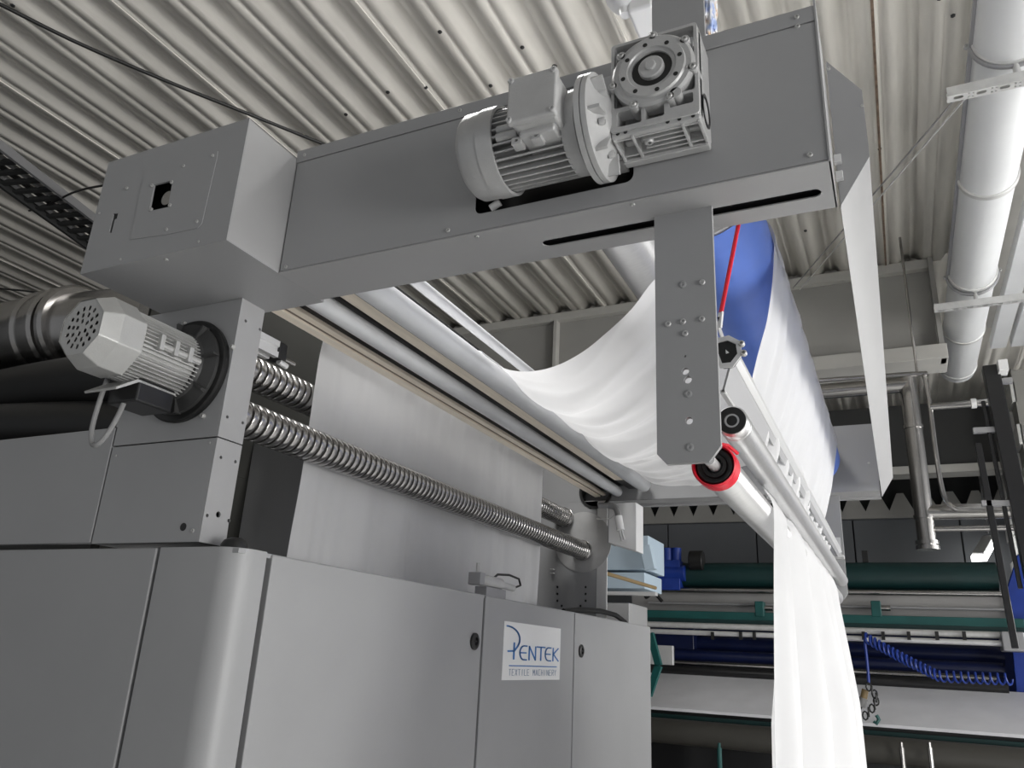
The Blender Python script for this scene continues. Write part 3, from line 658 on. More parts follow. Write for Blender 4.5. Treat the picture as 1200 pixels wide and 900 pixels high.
make('red_ring_clip', MB().tube([(AX2[0]+.004, 1.298, AX2[1]+.038), (AX2[0]+.022, 1.31, AX2[1]+.036), (AX2[0]+.034, 1.33, AX2[1]+.026)], .003, 8), RED, r2)
make('bearing', MB().lathe((AX2[0], 1.318, AX2[1]), nY, [(0, .0335), (.012, .0335), (.016, .029), (.014, .0215), (.018, .020), (.018, .014), (.010, .012)], 40), BLACK, r2)
cyl('axle', (AX2[0], 1.255, AX2[1]), (AX2[0], 1.33, AX2[1]), .0095, EXTR, r2, n=20)
cyl('axle', (AX2[0], 3.90, AX2[1]), (AX2[0], 3.93, AX2[1]), .0095, EXTR, r2, n=20)
rl = thing('fabric_rail', 'aluminium guide rail with a black end cap crossing in front of the white fabric', 'rail', (-.23, 2.6, .48))
rp = [(-.240, .548), (-.222, .548), (-.214, .520), (-.222, .508), (-.226, .508), (-.219, .521), (-.226, .542), (-.240, .542)]
make('rail_profile', MB().plate((0, 1.315, 0), X3, Z3, rp, -(3.9-1.315)), EXTR, rl, bevel=.0008)
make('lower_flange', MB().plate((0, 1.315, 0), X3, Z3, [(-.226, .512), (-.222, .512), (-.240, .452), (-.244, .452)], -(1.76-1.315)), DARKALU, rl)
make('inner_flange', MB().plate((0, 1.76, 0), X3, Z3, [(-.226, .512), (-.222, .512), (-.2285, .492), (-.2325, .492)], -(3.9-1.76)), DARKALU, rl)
make('lower_lip', MB().plate((0, 1.315, 0), X3, Z3, [(-.246, .456), (-.238, .456), (-.238, .449), (-.246, .449)], -(1.95-1.315)), EXTR, rl)
make('end_cap', MB().plate((0, 1.300, 0), X3, Z3, [(-.252, .540), (-.225, .544), (-.210, .533), (-.208, .512), (-.222, .494), (-.240, .494)], -.018), BLACK, rl, bevel=.003)
make('cap_rim', MB().plate((0, 1.296, 0), X3, Z3, [(-.256, .544), (-.224, .549), (-.206, .536), (-.203, .510), (-.220, .489), (-.242, .490)], -.004, [[(-.249, .537), (-.227, .540), (-.213, .531), (-.211, .513), (-.223, .498), (-.238, .498)]]), EXTR, rl)
for q in ((-.203, .530), (-.200, .512), (-.248, .486)): screw(rl, (q[0], 1.298, q[1]), nY, .0055, ALUL, 'bolt', 1.5)
make('end_bracket', MB().plate((0, 3.86, 0), X3, Z3, [(-.29, .50), (-.215, .50), (-.215, .58), (-.235, .58)], -.01).box((-.31, 3.84, .488), (-.205, 3.90, .500)), EXTR, rl)

# blue reel
RX, RZ, RRAD = -.290, .925, .108
re = thing('blue_reel', 'large glossy blue drum under the white fabric behind the boom', 'reel', (RX, 2.6, RZ-RRAD))
def reel_r(y, a): return RRAD + .003*noise.noise(Vector((y*2.2, math.cos(a)*1.5, math.sin(a)*1.5)))
b = MB(); n = 48
b.grid(lambda u, v: (RX + reel_r(1.42+2.36*v, 2*PI*u)*math.cos(2*PI*u), 1.42+2.36*v, RZ + reel_r(1.42+2.36*v, 2*PI*u)*math.sin(2*PI*u)), 48, 60)
make('drum_cover', b, BLUE, re)
make('end_disc', MB().lathe((RX, 1.415, RZ), (0,1,0), [(0, .05), (.002, RRAD-.006), (.012, RRAD-.003), (.016, .05)], 48), WHITE, re)
make('end_disc', MB().lathe((RX, 3.775, RZ), (0,1,0), [(0, .05), (.002, RRAD-.003), (.012, RRAD-.006), (.016, .05)], 48), BLUE, re)
cyl('shaft', (RX, 1.325, RZ), (RX, 1.42, RZ), .02, STEEL, re); cyl('shaft', (RX, 3.78, RZ), (RX, 3.86, RZ), .02, STEEL, re)
# red pull cord
p0 = at(866, 260, 1, 1.345); p1 = at(845, 366, 1, 1.33)
make('pull_cord', MB().tube([p0, (p0*.5+p1*.5), p1], .0042, 8), RED, label='taut red pull cord hanging from the boom in front of the blue drum', cat='cord')
pk = thing('cord_clip', 'small white strap clip at the lower end of the red cord', 'clip', p1)
q1 = at(843, 385, 1, 1.325); q2 = at(853, 414, 1, 1.30)
make('strap', MB().bar(p1, q1, .010, .004).bar(q1, q2, .006, .003), WHITE, pk); make('clip_spring', MB().bar(at(843, 372, 1, 1.33), at(845, 382, 1, 1.33), .006, .006), BLACK, pk)

# ------------------------------------------------------------------ the white fabric web
fw = thing('fabric_web', 'long white knit fabric running up, over the rollers and blue drum, then down', 'fabric', (-.7, 2.6, -1.0))
def nz(*a): return noise.noise(Vector(a))
def lerp(a, b_, t_): return a + (b_-a)*t_
def poly(pts, s):
    """point at fraction s of a smooth path"""
    n_ = len(pts)-1; f_ = min(s*n_, n_-1e-6); i = int(f_); t_ = f_-i
    a, b_, c_, d_ = pts[max(i-1,0)], pts[i], pts[i+1], pts[min(i+2, n_)]
    return .5*((2*b_) + (c_-a)*t_ + (2*a-5*b_+4*c_-d_)*t_**2 + (3*b_-a-3*c_+d_)*t_**3)
# rising curtain
path = [Vector(p) for p in ((-1.492, 0, .189), (-1.492, 0, .30), (-1.490, 0, .45), (-1.492, 0, .70), (-1.490, 0, .84), (-1.470, 0, .90), (-1.38, 0, .915), (-1.25, 0, .905), (-1.115, 0, .886))]
def curtain(u, v):
    p = poly(path, v).copy(); low = max(0, 1 - max(p.z, 0)/.9)
    y = lerp(1.70 - .02*low, 3.368, u) + .012*nz(v*3, u*2, 2.2)*(1 if u < .02 or u > .98 else .3)
    w = math.sin(u*46 + 3*nz(u*4, 0, 1))*.3 + nz(u*18, v*1.2, 3)*.8 + nz(u*40, v*1.5, 5)*.4
    p.x += .020*w*(1 if v < .55 else .25); p.y = y
    return p
make('rising_curtain', MB().grid(curtain, 150, 60), CLOTH, fw, ang=180)
# sagging swag: roller to drum, near and far edge curves, crosswise interpolation
def AT(px, py, y): return at(px, py, 1, y)
near = [Vector((-1.135, 1.92, .886)), Vector((-1.085, 1.96, .878)), AT(565, 414, 2.02), AT(592, 431, 2.04), AT(622, 436, 2.02), AT(652, 431, 2.0), AT(682, 415, 1.96), AT(712, 389, 1.90), AT(742, 359, 1.82), AT(770, 325, 1.74), Vector((-.405, 1.71, .90)), Vector((-.392, 1.70, .965))]
far = [Vector((-1.12, 3.46, .884)), Vector((-1.075, 3.46, .880)), AT(752, 556, 3.47), AT(760, 561, 3.47), AT(772, 565, 3.47), AT(788, 566, 3.47), AT(806, 565, 3.48), AT(826, 564, 3.50), Vector((-.60, 3.50, .845)), Vector((-.50, 3.50, .865)), Vector((-.408, 3.50, .90)), Vector((-.395, 3.50, .965))]
def swag(u, v):
    a = poly(near, u); b_ = poly(far, u)
    mid = (b_ - a); p = a + mid*v
    s = math.sin(PI*min(max((u-.15)/.8, 0), 1))
    p.z -= .085*s*math.sin(PI*v)*(1-.5*v)
    # folds running along the web, gathered toward the drum
    w = .55*math.sin(v*30 + 5*u*(1-v) + 2*nz(u*2, v*3, 1)) + .9*nz(u*1.6, v*13, 4) + .5*nz(u*3, v*26, 9)
    env = min(1, max(0, (u-.12)*3))
    w += .8*(abs(nz(u*1.3, v*9 + 1.5*u, 31))*2 - .5); p.z += .020*w*env; p.x += .010*w*env
    if v < .35: p.z -= .02*math.sin(PI*v/.35)*s
    return p
make('sagging_span', MB().grid(swag, 90, 200), CLOTH, fw, ang=180)
# over the drum
RC2 = RRAD + .006
def wrap(u, v):
    y0_ = lerp(1.70, 1.66, v); y = lerp(y0_, 3.5, u); a = PI*(1.02 - 1.05*v)
    r = RC2 + .004*nz(u*20, v*2, 7) + .002
    return Vector((RX + r*math.cos(a), y, RZ + r*math.sin(a)))
make('drum_wrap', MB().grid(wrap, 120, 30), CLOTH, fw, ang=180)
dp = [Vector(p) for p in ((-.176, 0, .935), (-.184, 0, .89), (-.197, 0, .82), (-.215, 0, .737), (-.232, 0, .68), (-.247, 0, .63), (-.262, 0, .58), (-.272, 0, .53), (-.270, 0, .48), (-.262, 0, .43), (-.252, 0, .395))]
def drape(u, v):
    p = poly(dp, v).copy()
    y0_ = 1.66 + .03*v + .02*math.sin(v*9); y1_ = 3.56 - .04*v
    y = lerp(y0_, y1_, u)
    bul = math.sin(PI*min(1, v/.8))*math.sin(PI*u)
    w = nz(u*22, v*1.0, 11)*.9 + .6*nz(u*45, v*1.6, 13) + .35*math.sin(u*60 + 2*v)
    fold = .007 + .019*min(1, v*1.6)
    p.x += .020*bul + fold*w*.8
    if .55 < v < .97:
        jag = (1 - 2*abs((u*17 + .25*nz(u*9, 3, 3)) % 1 - .5)); p.x += .046*jag*math.sin(PI*(v-.55)/.42)**2 
    p.y = y + .01*w*v
    return p
make('falling_drape', MB().grid(drape, 220, 70), CLOTH, fw, ang=180)
fp_ = [Vector(p) for p in ((-.252, 0, .395), (-.238, 0, .362), (-.224, 0, .335), (-.219, 0, .30), (-.218, 0, .2), (-.216, 0, 0), (-.214, 0, -.25), (-.212, 0, -.6), (-.21, 0, -1.0))]
def fall(u, v):
    p = poly(fp_, v).copy(); d = max(0, .35-p.z)
    y0_ = 1.725 - .40*min(d, 1.0); y1_ = 3.56 + .5*d
    g = min(1, d*2.2)
    yy = lerp(y0_, y1_, u)
    w = .8*math.sin(u*31 + 2.2*nz(u*3, 0, 21) + .5*v) + .9*nz(u*9, v*.7, 23) + .35*nz(u*28, v*1.2, 27)
    p.x += (.006 + .045*g)*w - .018*g*(1-u) + .012*g*u; p.y = yy + .02*g*math.cos(u*31)*0
    return p
make('hanging_fall', MB().grid(fall, 200, 60), CLOTH, fw, ang=180)

# ------------------------------------------------------------------ left background
sd = thing('steel_duct', 'stainless steel duct with clamp bands behind the flange motor', 'duct', (-3.6, 2.0, 1.05))
make('duct_shell', MB().cyl((-5.2, 2.0, 1.245), (-3.20, 2.0, 1.245), .185, 40), STEEL, sd)
make('duct_shell', MB().cyl((-3.20, 2.0, 1.245), (-2.6, 2.05, 1.215), .172, 40), STEEL, sd)
for x in (-3.31, -3.20, -3.13): make('clamp_band', MB().lathe((x, 2.0, 1.245), (1,0,0), [(0, .188), (.012, .197), (.03, .197), (.042, .185)], 40), STEEL, sd)
bh = thing('black_hose', 'thick black hose lying behind the low cover panel', 'hose', (-2.5, 1.8, .5))
make('hose_body', MB().tube(smooth_pts([(-4.2, 1.9, .93), (-3.4, 1.85, .90), (-2.8, 1.8, .88), (-2.3, 1.75, .84), (-2.1, 1.72, .78), (-2.0, 1.72, .65)]), .115, 20), BLACK, bh)
make('hose_body', MB().tube(smooth_pts([(-4.2, 1.75, .74), (-3.3, 1.7, .72), (-2.5, 1.72, .68), (-2.05, 1.72, .62)]), .09, 20), BLACK, bh)
box('dark_rail', (-4.2, 1.5, .487), (-1.82, 1.58, .56), BLACKP, bevel=.004, label='black rail on top of the low cover panel under the hose', cat='rail')
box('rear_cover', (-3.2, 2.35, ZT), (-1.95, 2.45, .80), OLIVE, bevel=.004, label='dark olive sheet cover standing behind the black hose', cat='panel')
def cable(label, pts, r, m=BLACK, name='cable', cat='cable'): return make(name, MB().tube(smooth_pts(pts), r, 8), m, label=label, cat=cat)
cable('long black cable sagging under the roof deck over the drive box', [at(-60, -26, 2, 2.6), at(0, 5, 2, 2.58), at(95, 52, 2, 2.56), at(200, 97, 2, 2.55), at(290, 133, 2, 2.55), at(372, 166, 2, 2.58), at(420, 185, 2, 2.62)], .009)
cable('short thin black cable between the cable tray and the drive box', [at(34, 247, 2, 2.4), at(60, 238, 2, 2.35), at(90, 224, 2, 2.3), at(128, 216, 2, 2.2)], .006)
cable('thin black cable reaching the flange motor under the roof deck', [at(-30, 334, 2, 1.9), at(0, 338, 2, 1.9), at(45, 343, 2, 1.88), at(95, 354, 2, 1.84), at(150, 370, 2, 1.8)], .006)
tr = thing('cable_tray', 'dark ladder cable tray under the roof deck behind the drive box', 'cable tray', (-4.3, 2.5, 2.25))
ta, tb_ = at(-60, 148, 2, 2.35), at(150, 305, 2, 2.35)
td = (tb_ - ta).normalized(); tn = td.cross(Z3).normalized()
for s_ in (-.14, .14):
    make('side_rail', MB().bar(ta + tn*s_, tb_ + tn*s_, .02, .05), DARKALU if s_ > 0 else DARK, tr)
for i in range(16):
    p = ta + (tb_-ta)*((i+.5)/16); make('rung', MB().bar(p - tn*.14, p + tn*.14, .03, .02), DARK, tr)
for i in range(4): make('tray_cable', MB().tube([ta + tn*(-.11+.07*i) + Z3*.02, tb_ + tn*(-.10+.07*i) + Z3*.02], .016, 8), BLACK if i % 2 else CABLE, tr)
# pneumatic cylinder behind the column
pc = thing('air_cylinder', 'short aluminium air cylinder with black cap behind the column flange', 'cylinder', (-1.40, 1.45, .68))
pcx, pcz = -1.395, .712
b = MB(); b.plate((0, 1.33, 0), X3, Z3, [(pcx-.022, pcz-.022), (pcx-.008, pcz-.022), (pcx-.006, pcz-.016), (pcx+.006, pcz-.016), (pcx+.008, pcz-.022), (pcx+.022, pcz-.022), (pcx+.022, pcz-.007), (pcx+.016, pcz-.005), (pcx+.016, pcz+.005), (pcx+.022, pcz+.007), (pcx+.022, pcz+.022), (pcx-.022, pcz+.022)], -.085)
make('cylinder_tube', b, EXTR, pc); box('end_block', (pcx-.023, 1.415, pcz-.023), (pcx+.023, 1.445, pcz+.023), BLACK, pc, .003)
cyl('piston_rod', (pcx, 1.445, pcz-.008), (pcx, 1.50, pcz-.008), .006, STEEL, pc, n=12); cyl('fitting', (pcx+.012, 1.43, pcz-.026), (pcx+.012, 1.46, pcz-.030), .008, EXTR, pc, n=12)
box('column_back_plate', (-1.56, 1.345, .66), (-1.46, 1.36, .783), BLACKP, col, .001)
# junction box at the far column
jb = thing('junction_box', 'white junction box with a cable gland on the far column edge', 'box', (-1.2, 3.86, .5))
b = MB(); b.plate((0, 3.70, 0), X3, Z3, [(-1.262, .548), (-1.120, .505), (-1.120, .742), (-1.262, .742)], -.12); make('box_body', b, WHITE, jb, bevel=.004)
make('box_side', MB().box((-1.266, 3.70, .545), (-1.261, 3.82, .742)), DARKALU, jb)
cyl('gland', (-1.30, 3.66, .725), (-1.245, 3.66, .722), .014, DARKALU, jb, n=14)
make('elbow', MB().tube(smooth_pts([(-1.245, 3.66, .722), (-1.215, 3.66, .712), (-1.20, 3.655, .685), (-1.195, 3.65, .66)]), .015, 12), CABLE, jb)
cyl('white_plug', (-1.195, 3.65, .665), (-1.180, 3.64, .595), .019, WHITE, jb, n=18); cyl('plug_pin', (-1.185, 3.64, .60), (-1.172, 3.64, .545), .006, EXTR, jb, n=10); cyl('plug_pin', (-1.175, 3.64, .60), (-1.160, 3.64, .550), .005, EXTR, jb, n=10)
make('thin_wire', MB().tube(smooth_pts([(-1.31, 3.66, .66), (-1.27, 3.66, .655), (-1.24, 3.66, .66), (-1.215, 3.655, .678)]), .003, 6), EXTR, jb)

# ------------------------------------------------------------------ upper fixtures
hl = thing('ceiling_gland', 'white ribbed round fitting hanging from the roof deck above the gearbox', 'fitting', (-.55, 1.9, 1.95))
cg = at(733, 6, 2, 1.9)
make('ribbed_bell', MB().lathe(cg + Vector((0, 0, .06)), nZ, [(0, .045), (.02, .062), (.03, .055), (.035, .06), (.045, .048), (.05, .052), (.06, .036), (.065, .04), (.08, .020), (.10, .016)], 32), WHITE, hl)
make('stem', MB().tube([cg + Vector((0, 0, .05)), cg + Vector((-.02, 0, .4)), Vector((cg.x-.02, cg.y, ZC))], .028, 16), WHITE, hl)
ab = at(757, 0, 2, 1.8); ae = at(738, 40, 2, 1.72)
make('side_arm', MB().box((cg.x+.01, cg.y-.02, cg.z-.05), (cg.x+.09, cg.y+.30, cg.z+.02)), WHITE, hl, bevel=.012, seg=3)
bp_ = at(831, 14, 2, 1.6); b = MB()
def bagf(u, v):
    a, e_ = 2*PI*u, PI*v
    d = Vector((math.cos(a)*math.sin(e_), math.sin(a)*math.sin(e_), math.cos(e_)))
    r = 1 + .35*nz(d.x*2.2, d.y*2.2, d.z*2.2+5) + .18*nz(d.x*6, d.y*6, d.z*6)
    return bp_ + Vector((d.x*.020*r, d.y*.04*r, d.z*.105*r))
b.grid(bagf, 40, 30); make('plastic_bag', b, BAG, label='crumpled clear plastic bag tied behind the hanging plate above the boom', cat='bag', ang=12)

# ------------------------------------------------------------------ right: big duct, struts, tie rods
du = thing('air_duct', 'big pale round air duct under the roof along the right side', 'duct', (.585, 3.5, 2.15))
DX, DZ, DR = .585, 2.29, .125
make('duct_length', MB().cyl((DX, -.6, DZ), (DX, 2.93, DZ), DR, 48), DUCT, du)
make('duct_length', MB().cyl((DX, 2.90, DZ), (DX, 4.98, DZ), DR-.004, 48), DUCT, du)
make('duct_length', MB().cyl((DX, 4.98, DZ), (DX, 6.6, DZ), DR, 48), DUCT, du)
for y in (2.86, 3.82, 4.88, 5.75, 6.5): make('joint_band', MB().lathe((DX, y, DZ), (0,1,0), [(0, DR), (.004, DR+.006), (.03, DR+.006), (.034, DR)], 48), GALV, du)
make('side_seam', MB().box((DX-DR-.012, -.6, DZ-.008), (DX-DR+.004, 4.95, DZ+.006)), DARKALU, du)
for y in (2.88, 4.93):
    pts = [(DX + (DR+.008)*math.cos(a), y, DZ + (DR+.008)*math.sin(a)) for a in [-PI*1.02 + PI*1.04*i/20 for i in range(21)]]
    make('clamp', MB().tube(pts, .010, 8), DARKALU, du)
    for s_ in (-1, 1): screw(du, (DX + s_*(DR+.018), y, DZ), nY, .010, ALUL, 'bolt', 1.2)
    cyl('clamp_stud', (DX, y, DZ-DR-.05), (DX, y, DZ-DR), .012, GALV, du, n=12)
def strut(label, y, x0, x1, z):
    s_ = thing('mounting_strut', label, 'strut', ((x0+x1)/2, y, z)); hs_ = []; x = x0+.02; w = .0475
    k = 0
    while x < x1 - .06:
        if k % 2 == 0: hs_.append(rrect(x, .011, x+.034, .028, .008, 3)); x += .043
        else:
            hs_ += [circ(x+.008, .010, .0038, 8), circ(x+.008, .030, .0038, 8), circ(x+.022, .010, .0038, 8), circ(x+.022, .030, .0038, 8)]; x += .032
        k += 1
    make('perforated_face', MB().plate((0, y, z), X3, Y3, [(x0, 0), (x1, 0), (x1, .041), (x0, .041)], .0025, hs_), GALV, s_)
    box('side_web', (x0, y, z+.0025), (x1, y+.0025, z+.041), GALV, s_, 0); box('side_web', (x0, y+.0385, z+.0025), (x1, y+.041, z+.041), GALV, s_, 0)
strut('nearer perforated galvanised strut below the big duct', 2.86, .352, 1.42, 2.073)
strut('farther perforated galvanised strut below the big duct', 4.90, .360, 1.42, 2.073)
a_, b__ = Vector((-.47, 5.42, 2.60)), Vector((.40, 2.89, 2.10))
for dz, lab in ((0, 'upper of two thin tie rods slanting from the roof beam to the strut'), (.045, 'lower of two thin tie rods slanting from the roof beam to the strut')):
    make('tie_rod', MB().tube([a_ + Vector((dz, 0, -dz*.4)), b__ + Vector((dz*.5, 0, -dz*.4))], .004, 8), GALV if dz else CABLE, label=lab, cat='rod')
# conduits and ladder at the right wall
cd = thing('trunking', 'two pale square trunkings running along the right wall beyond the struts', 'trunking', (.9, 5, 2.2))
for x in (.80, .93): make('trunk_length', MB().box((x, 3.2, 2.34), (x+.10, 6.4, 2.42)), DUCT, cd, bevel=.004)
sb = thing('soffit_panel', 'grey soffit sheet between the big duct and the right wall', 'panel', (1.1, 4, 2.5))
make('soffit_sheet', MB().box((.76, -1.0, 2.55), (1.5, 6.5, 2.57)), BEAML, sb)
lf = thing('pipe_rack', 'dark steel rack uprights at the right edge before the block wall', 'rack', (.6, 4.5, .3))
for q0, q1, w in (((1160, 430), (1216, 700), .075), ((1152, 470), (1196, 690), .02), ((1146, 520), (1190, 760), .03)):
    make('upright', MB().bar(at(*q0, 1, 4.6), at(*q1, 1, 4.6), w, w, (0, 1, 0)), BLACKP, lf, bevel=.004)
for q0, q1 in (((1140, 505), (1178, 503)), ((1150, 590), (1190, 590)), ((1164, 448), (1186, 446))): make('crossbar', MB().bar(at(*q0, 1, 4.6), at(*q1, 1, 4.6), .03, .03), DARKALU, lf, bevel=.002)
0 and make('lever_handle', MB().tube([at(1120, 492, 1, 4.55), at(1140, 502, 1, 4.55), at(1158, 510, 1, 4.5)], .014, 8), BLACK, lf)
box('white_cap', tuple(at(1171, 434, 1, 4.5)), tuple(at(1178, 428, 1, 4.6)), WHITE, lf)
# steel pipe group
pg = thing('steel_pipework', 'polished steel pipe with elbow and flanged end hanging below the roof beam', 'pipe', (0, 5.3, .7))
PY = 5.3; PR = .052
pa, pb, pe = at(930, 459, 1, PY), at(1064, 450, 1, PY), at(1087, 640, 1, PY)
pa.z = pb.z
make('pipe_run', MB().cyl((-.9, PY, pb.z), pb, PR, 24), STEEL, pg); make('pipe_drop', MB().cyl(pb + Vector((0,0,.05)), pe, PR, 24), STEEL, pg)
mid = at(1078, 601, 1, PY); mid = Vector((pe.x, PY, mid.z))
make('pipe_branch', MB().cyl(mid, (1.0, PY, mid.z), PR*.9, 24), STEEL, pg)
for f_ in (.27, .82, .97, 1.0):
    p = pb.lerp(pe, f_); make('pipe_collar', MB().cyl(p, p - Vector((0,0,.022)), PR*(1.25 if f_ > .9 else 1.12), 24), STEEL, pg)
make('pipe_stay', MB().cyl((pe.x, PY, pe.z+.10), (.72, PY, pe.z+.10), .018, 12), STEEL, pg)
ct = thing('conduit_loop', 'thin steel conduit bent into a loop beside the steel pipe', 'conduit', (.3, 5.1, .9))
cpts = [at(960, 446, 1, 5.1), at(1075, 438, 1, 5.1), at(1083, 441, 1, 5.1), at(1087, 460, 1, 5.1), at(1090, 478, 1, 5.1), at(1098, 540, 1, 5.1), at(1106, 580, 1, 5.1), at(1116, 594, 1, 5.1), at(1130, 598, 1, 5.1), at(1180, 598, 1, 5.1)]
make('conduit', MB().tube(smooth_pts(cpts), .014, 10), STEEL, ct); make('conduit_bar', MB().tube([at(1090, 477, 1, 5.1), at(1168, 471, 1, 5.1)], .022, 12), STEEL, ct)
make('hanger', MB().cyl((cpts[1].x, 5.1, cpts[1].z), (cpts[1].x, 5.1, ZC), .008, 8), STEEL, ct); make('conduit_clip', MB().tube([at(1138, 473, 1, 5.1), at(1144, 472.5, 1, 5.1)], .030, 12), WHITE, ct)
# lamp on the back wall
la = thing('fluorescent_lamp', 'lit fluorescent lamp far away by the right end of the back wall', 'lamp', at(1153, 645, 1, 9.2))
l0, l1 = at(1147, 655, 1, 9.0), at(1159, 634, 1, 9.6)
make('lamp_tube', MB().bar(l0, l1, .13, .05), TUBEL, la); make('lamp_housing', MB().bar(l0 + Z3*.045, l1 + Z3*.045, .10, .03), WHITE, la); make('hanger_rod', MB().cyl(l1 + Z3*.08, Vector((l1.x, l1.y, ZC)), .01, 8), DARKALU, la)

# ------------------------------------------------------------------ background printing machine (bars along x)
def xbar(name, px0, px1, pyc, y, r, m, parent, n=24, sq=None):
    """round or flat bar along x: ends at pixels px0, px1; height taken at px 1000"""
    z = at(1000, pyc, 1, y).z; x0 = at(px0, pyc, 1, y).x; x1 = at(px1, pyc, 1, y).x
    if sq: return box(name, (x0, y, z-sq/2), (x1, y+sq, z+sq/2), m, parent, .004)
    return cyl(name, (x0, y, z), (x1, y, z), r, m, parent, n=n)
pm = thing('printing_machine', 'wide dark textile machine with teal bars and blue frame in the background', 'machine', (-.5, 7, -1.7))
gr_ = xbar('teal_roll', 795, 1168, 675, 7.1, .108, TEALD, pm)
make('steel_apron', MB().box((at(740, 700, 1, 7.0).x, 7.02, at(1000, 728, 1, 7).z), (at(1180, 700, 1, 7).x, 7.06, at(1000, 694, 1, 7).z)), mat('dull_steel_apron', (.42, .41, .40), .35, .6, .1, 3), pm)
xbar('steel_rod', 740, 1180, 694, 6.98, .022, STEEL, pm); xbar('thin_rod', 760, 1180, 711, 6.97, .012, DARKALU, pm)
xbar('teal_bar', 757, 1200, 727, 6.85, 0, TEAL, pm, sq=.085)
xbar('pale_tube', 740, 1215, 739, 6.80, .024, GALV, pm); xbar('teal_strip', 760, 1200, 734, 6.84, 0, TEALD, pm, sq=.05); xbar('cable_tube', 740, 1200, 748, 6.78, .020, EXTR, pm)
for px in (891, 1027):
    p = at(px, 714, 1, 6.9); k = make('teal_clamp', MB().box((p.x-.035, 6.84, p.z-.06), (p.x+.035, 6.96, p.z+.06)), TEAL, pm, bevel=.006)
    make('clamp_screw', MB().cyl((p.x+.03, 6.9, p.z+.01), (p.x+.10, 6.9, p.z+.01), .02, 12), STEEL, k)
for px in (835, 868, 884, 1012, 1035, 1065, 1098, 1130):
    p = at(px, 745, 1, 6.75); make('hose_clip', MB().box((p.x-.012, 6.74, p.z-.03), (p.x+.012, 6.76, p.z+.03)), BLACK, pm)
xbar('blue_roller', 745, 1175, 762, 7.3, .075, NAVY, pm); xbar('blue_roller', 745, 1175, 777, 7.1, .05, NAVY, pm)
xbar('bright_roller', 745, 1170, 788, 7.0, .028, STEEL, pm); xbar('black_roller', 745, 1180, 797, 6.9, .045, BLACKP, pm)
make('blue_apron', MB().box((at(740, 700, 1, 7.5).x, 7.5, at(1000, 815, 1, 7.5).z), (at(1180, 700, 1, 7.5).x, 7.55, at(1000, 735, 1, 7.5).z)), NAVY, pm)
tA, tB = at(1000, 800, 1, 6.9), at(1000, 846, 1, 6.2)
make('white_table', MB().plate((-2.2, 0, 0), Y3, Z3, [(6.2, tB.z), (6.9, tA.z), (6.9, tA.z-.02), (6.2, tB.z-.02)], 3.5), TABLE, pm)
make('dark_void_panel', MB().box((-2.2, 6.24, -1.7), (1.3, 6.28, tB.z-.021)), BLACKP, pm)  # black panel imitates the shaded void under the table
xbar('grey_roller', 700, 1240, 876, 6.1, .085, BROWNR, pm); xbar('teal_strip', 740, 1240, 857, 6.18, 0, TEALD, pm, sq=.03)
for px in (843, 1057, 1090):
    p = at(px, 880, 1, 5.95); make('needle_valve', MB().cyl((p.x, 5.95, p.z-.15), (p.x, 5.95, p.z+.02), .016, 10).cyl((p.x, 5.95, p.z+.02), (p.x, 5.95, p.z+.05), .010, 10), STEEL if px != 843 else TEAL, pm)
b = MB(); q = at(1187, 700, 1, 6.95)
make('blue_frame', MB().plate((0, 6.95, 0), X3, Z3, [(at(1178, 830, 1, 6.95).x, -1.7), (1.25, -1.7), (1.25, 1.0), (at(1192, 650, 1, 6.95).x, at(1192, 650, 1, 6.95).z), (at(1180, 690, 1, 6.95).x, at(1180, 690, 1, 6.95).z)], -.06), BLUEP, pm, bevel=.01)
make('control_box', MB().box(tuple(at(1176, 763, 1, 6.7)), tuple(at(1196, 742, 1, 6.9))), DARKALU, pm, bevel=.01)
make('blue_frame', MB().box((at(770, 700, 1, 7.0).x-.05, 7.12, -1.7), (at(800, 700, 1, 7.0).x+.06, 7.4, at(785, 690, 1, 7).z)), NAVY, pm, bevel=.01)
gmx = at(785, 665, 1, 7.0)
b = MB().box((gmx.x-.09, 6.95, gmx.z-.20), (gmx.x+.10, 7.10, gmx.z+.06)); b.cyl((gmx.x-.02, 7.0, gmx.z+.05), (gmx.x-.02, 7.0, gmx.z+.17), .05, 16); b.cyl((gmx.x+.06, 7.0, gmx.z+.05), (gmx.x+.06, 7.0, gmx.z+.17), .045, 16); b.cyl((gmx.x-.10, 7.0, gmx.z-.05), (gmx.x+.14, 7.0, gmx.z-.05), .07, 16)
make('blue_gearbox', b, BLUEP, pm, bevel=.006)
cyl('black_wheel', (gmx.x+.18, 7.0, gmx.z+.06), (gmx.x+.30, 7.0, gmx.z+.06), .085, BLACK, pm, bevel=.01)
make('black_bracket', MB().box(tuple(at(1011, 660, 1, 7.1)), tuple(at(1017, 647, 1, 7.2))), BLACK, pm)
# small cables at the background machine
c0, c1 = at(1014, 747, 1, 6.55), at(1100, 789, 1, 6.6); c2 = at(1185, 796, 1, 6.6)
pts = []
for i in range(500):
    s_ = i/499; base = c0.lerp(c1, s_/.62) if s_ < .62 else c1.lerp(c2, (s_-.62)/.38)
    base = base - Z3*.02*math.sin(PI*s_); a = s_*26*2*PI
    pts.append(base + Vector((.012*math.cos(a), .035*math.cos(a), .035*math.sin(a))))
make('coil_cord', MB().tube(pts, .0075, 6), BLUEP, label='blue spiral air cord stretched in front of the dark machine', cat='cord')
cable('straight blue cord hanging from the machine rail beside the spiral cord', [at(1013, 748, 1, 6.55), at(1015, 765, 1, 6.55), at(1017, 785, 1, 6.55), at(1018, 800, 1, 6.55)], .010, BLUEP, 'cord', 'cord')
pn = thing('hanging_plug', 'yellow and grey plug hanging beside the white fabric over the table', 'plug', at(1012, 830, 1, 6.0))
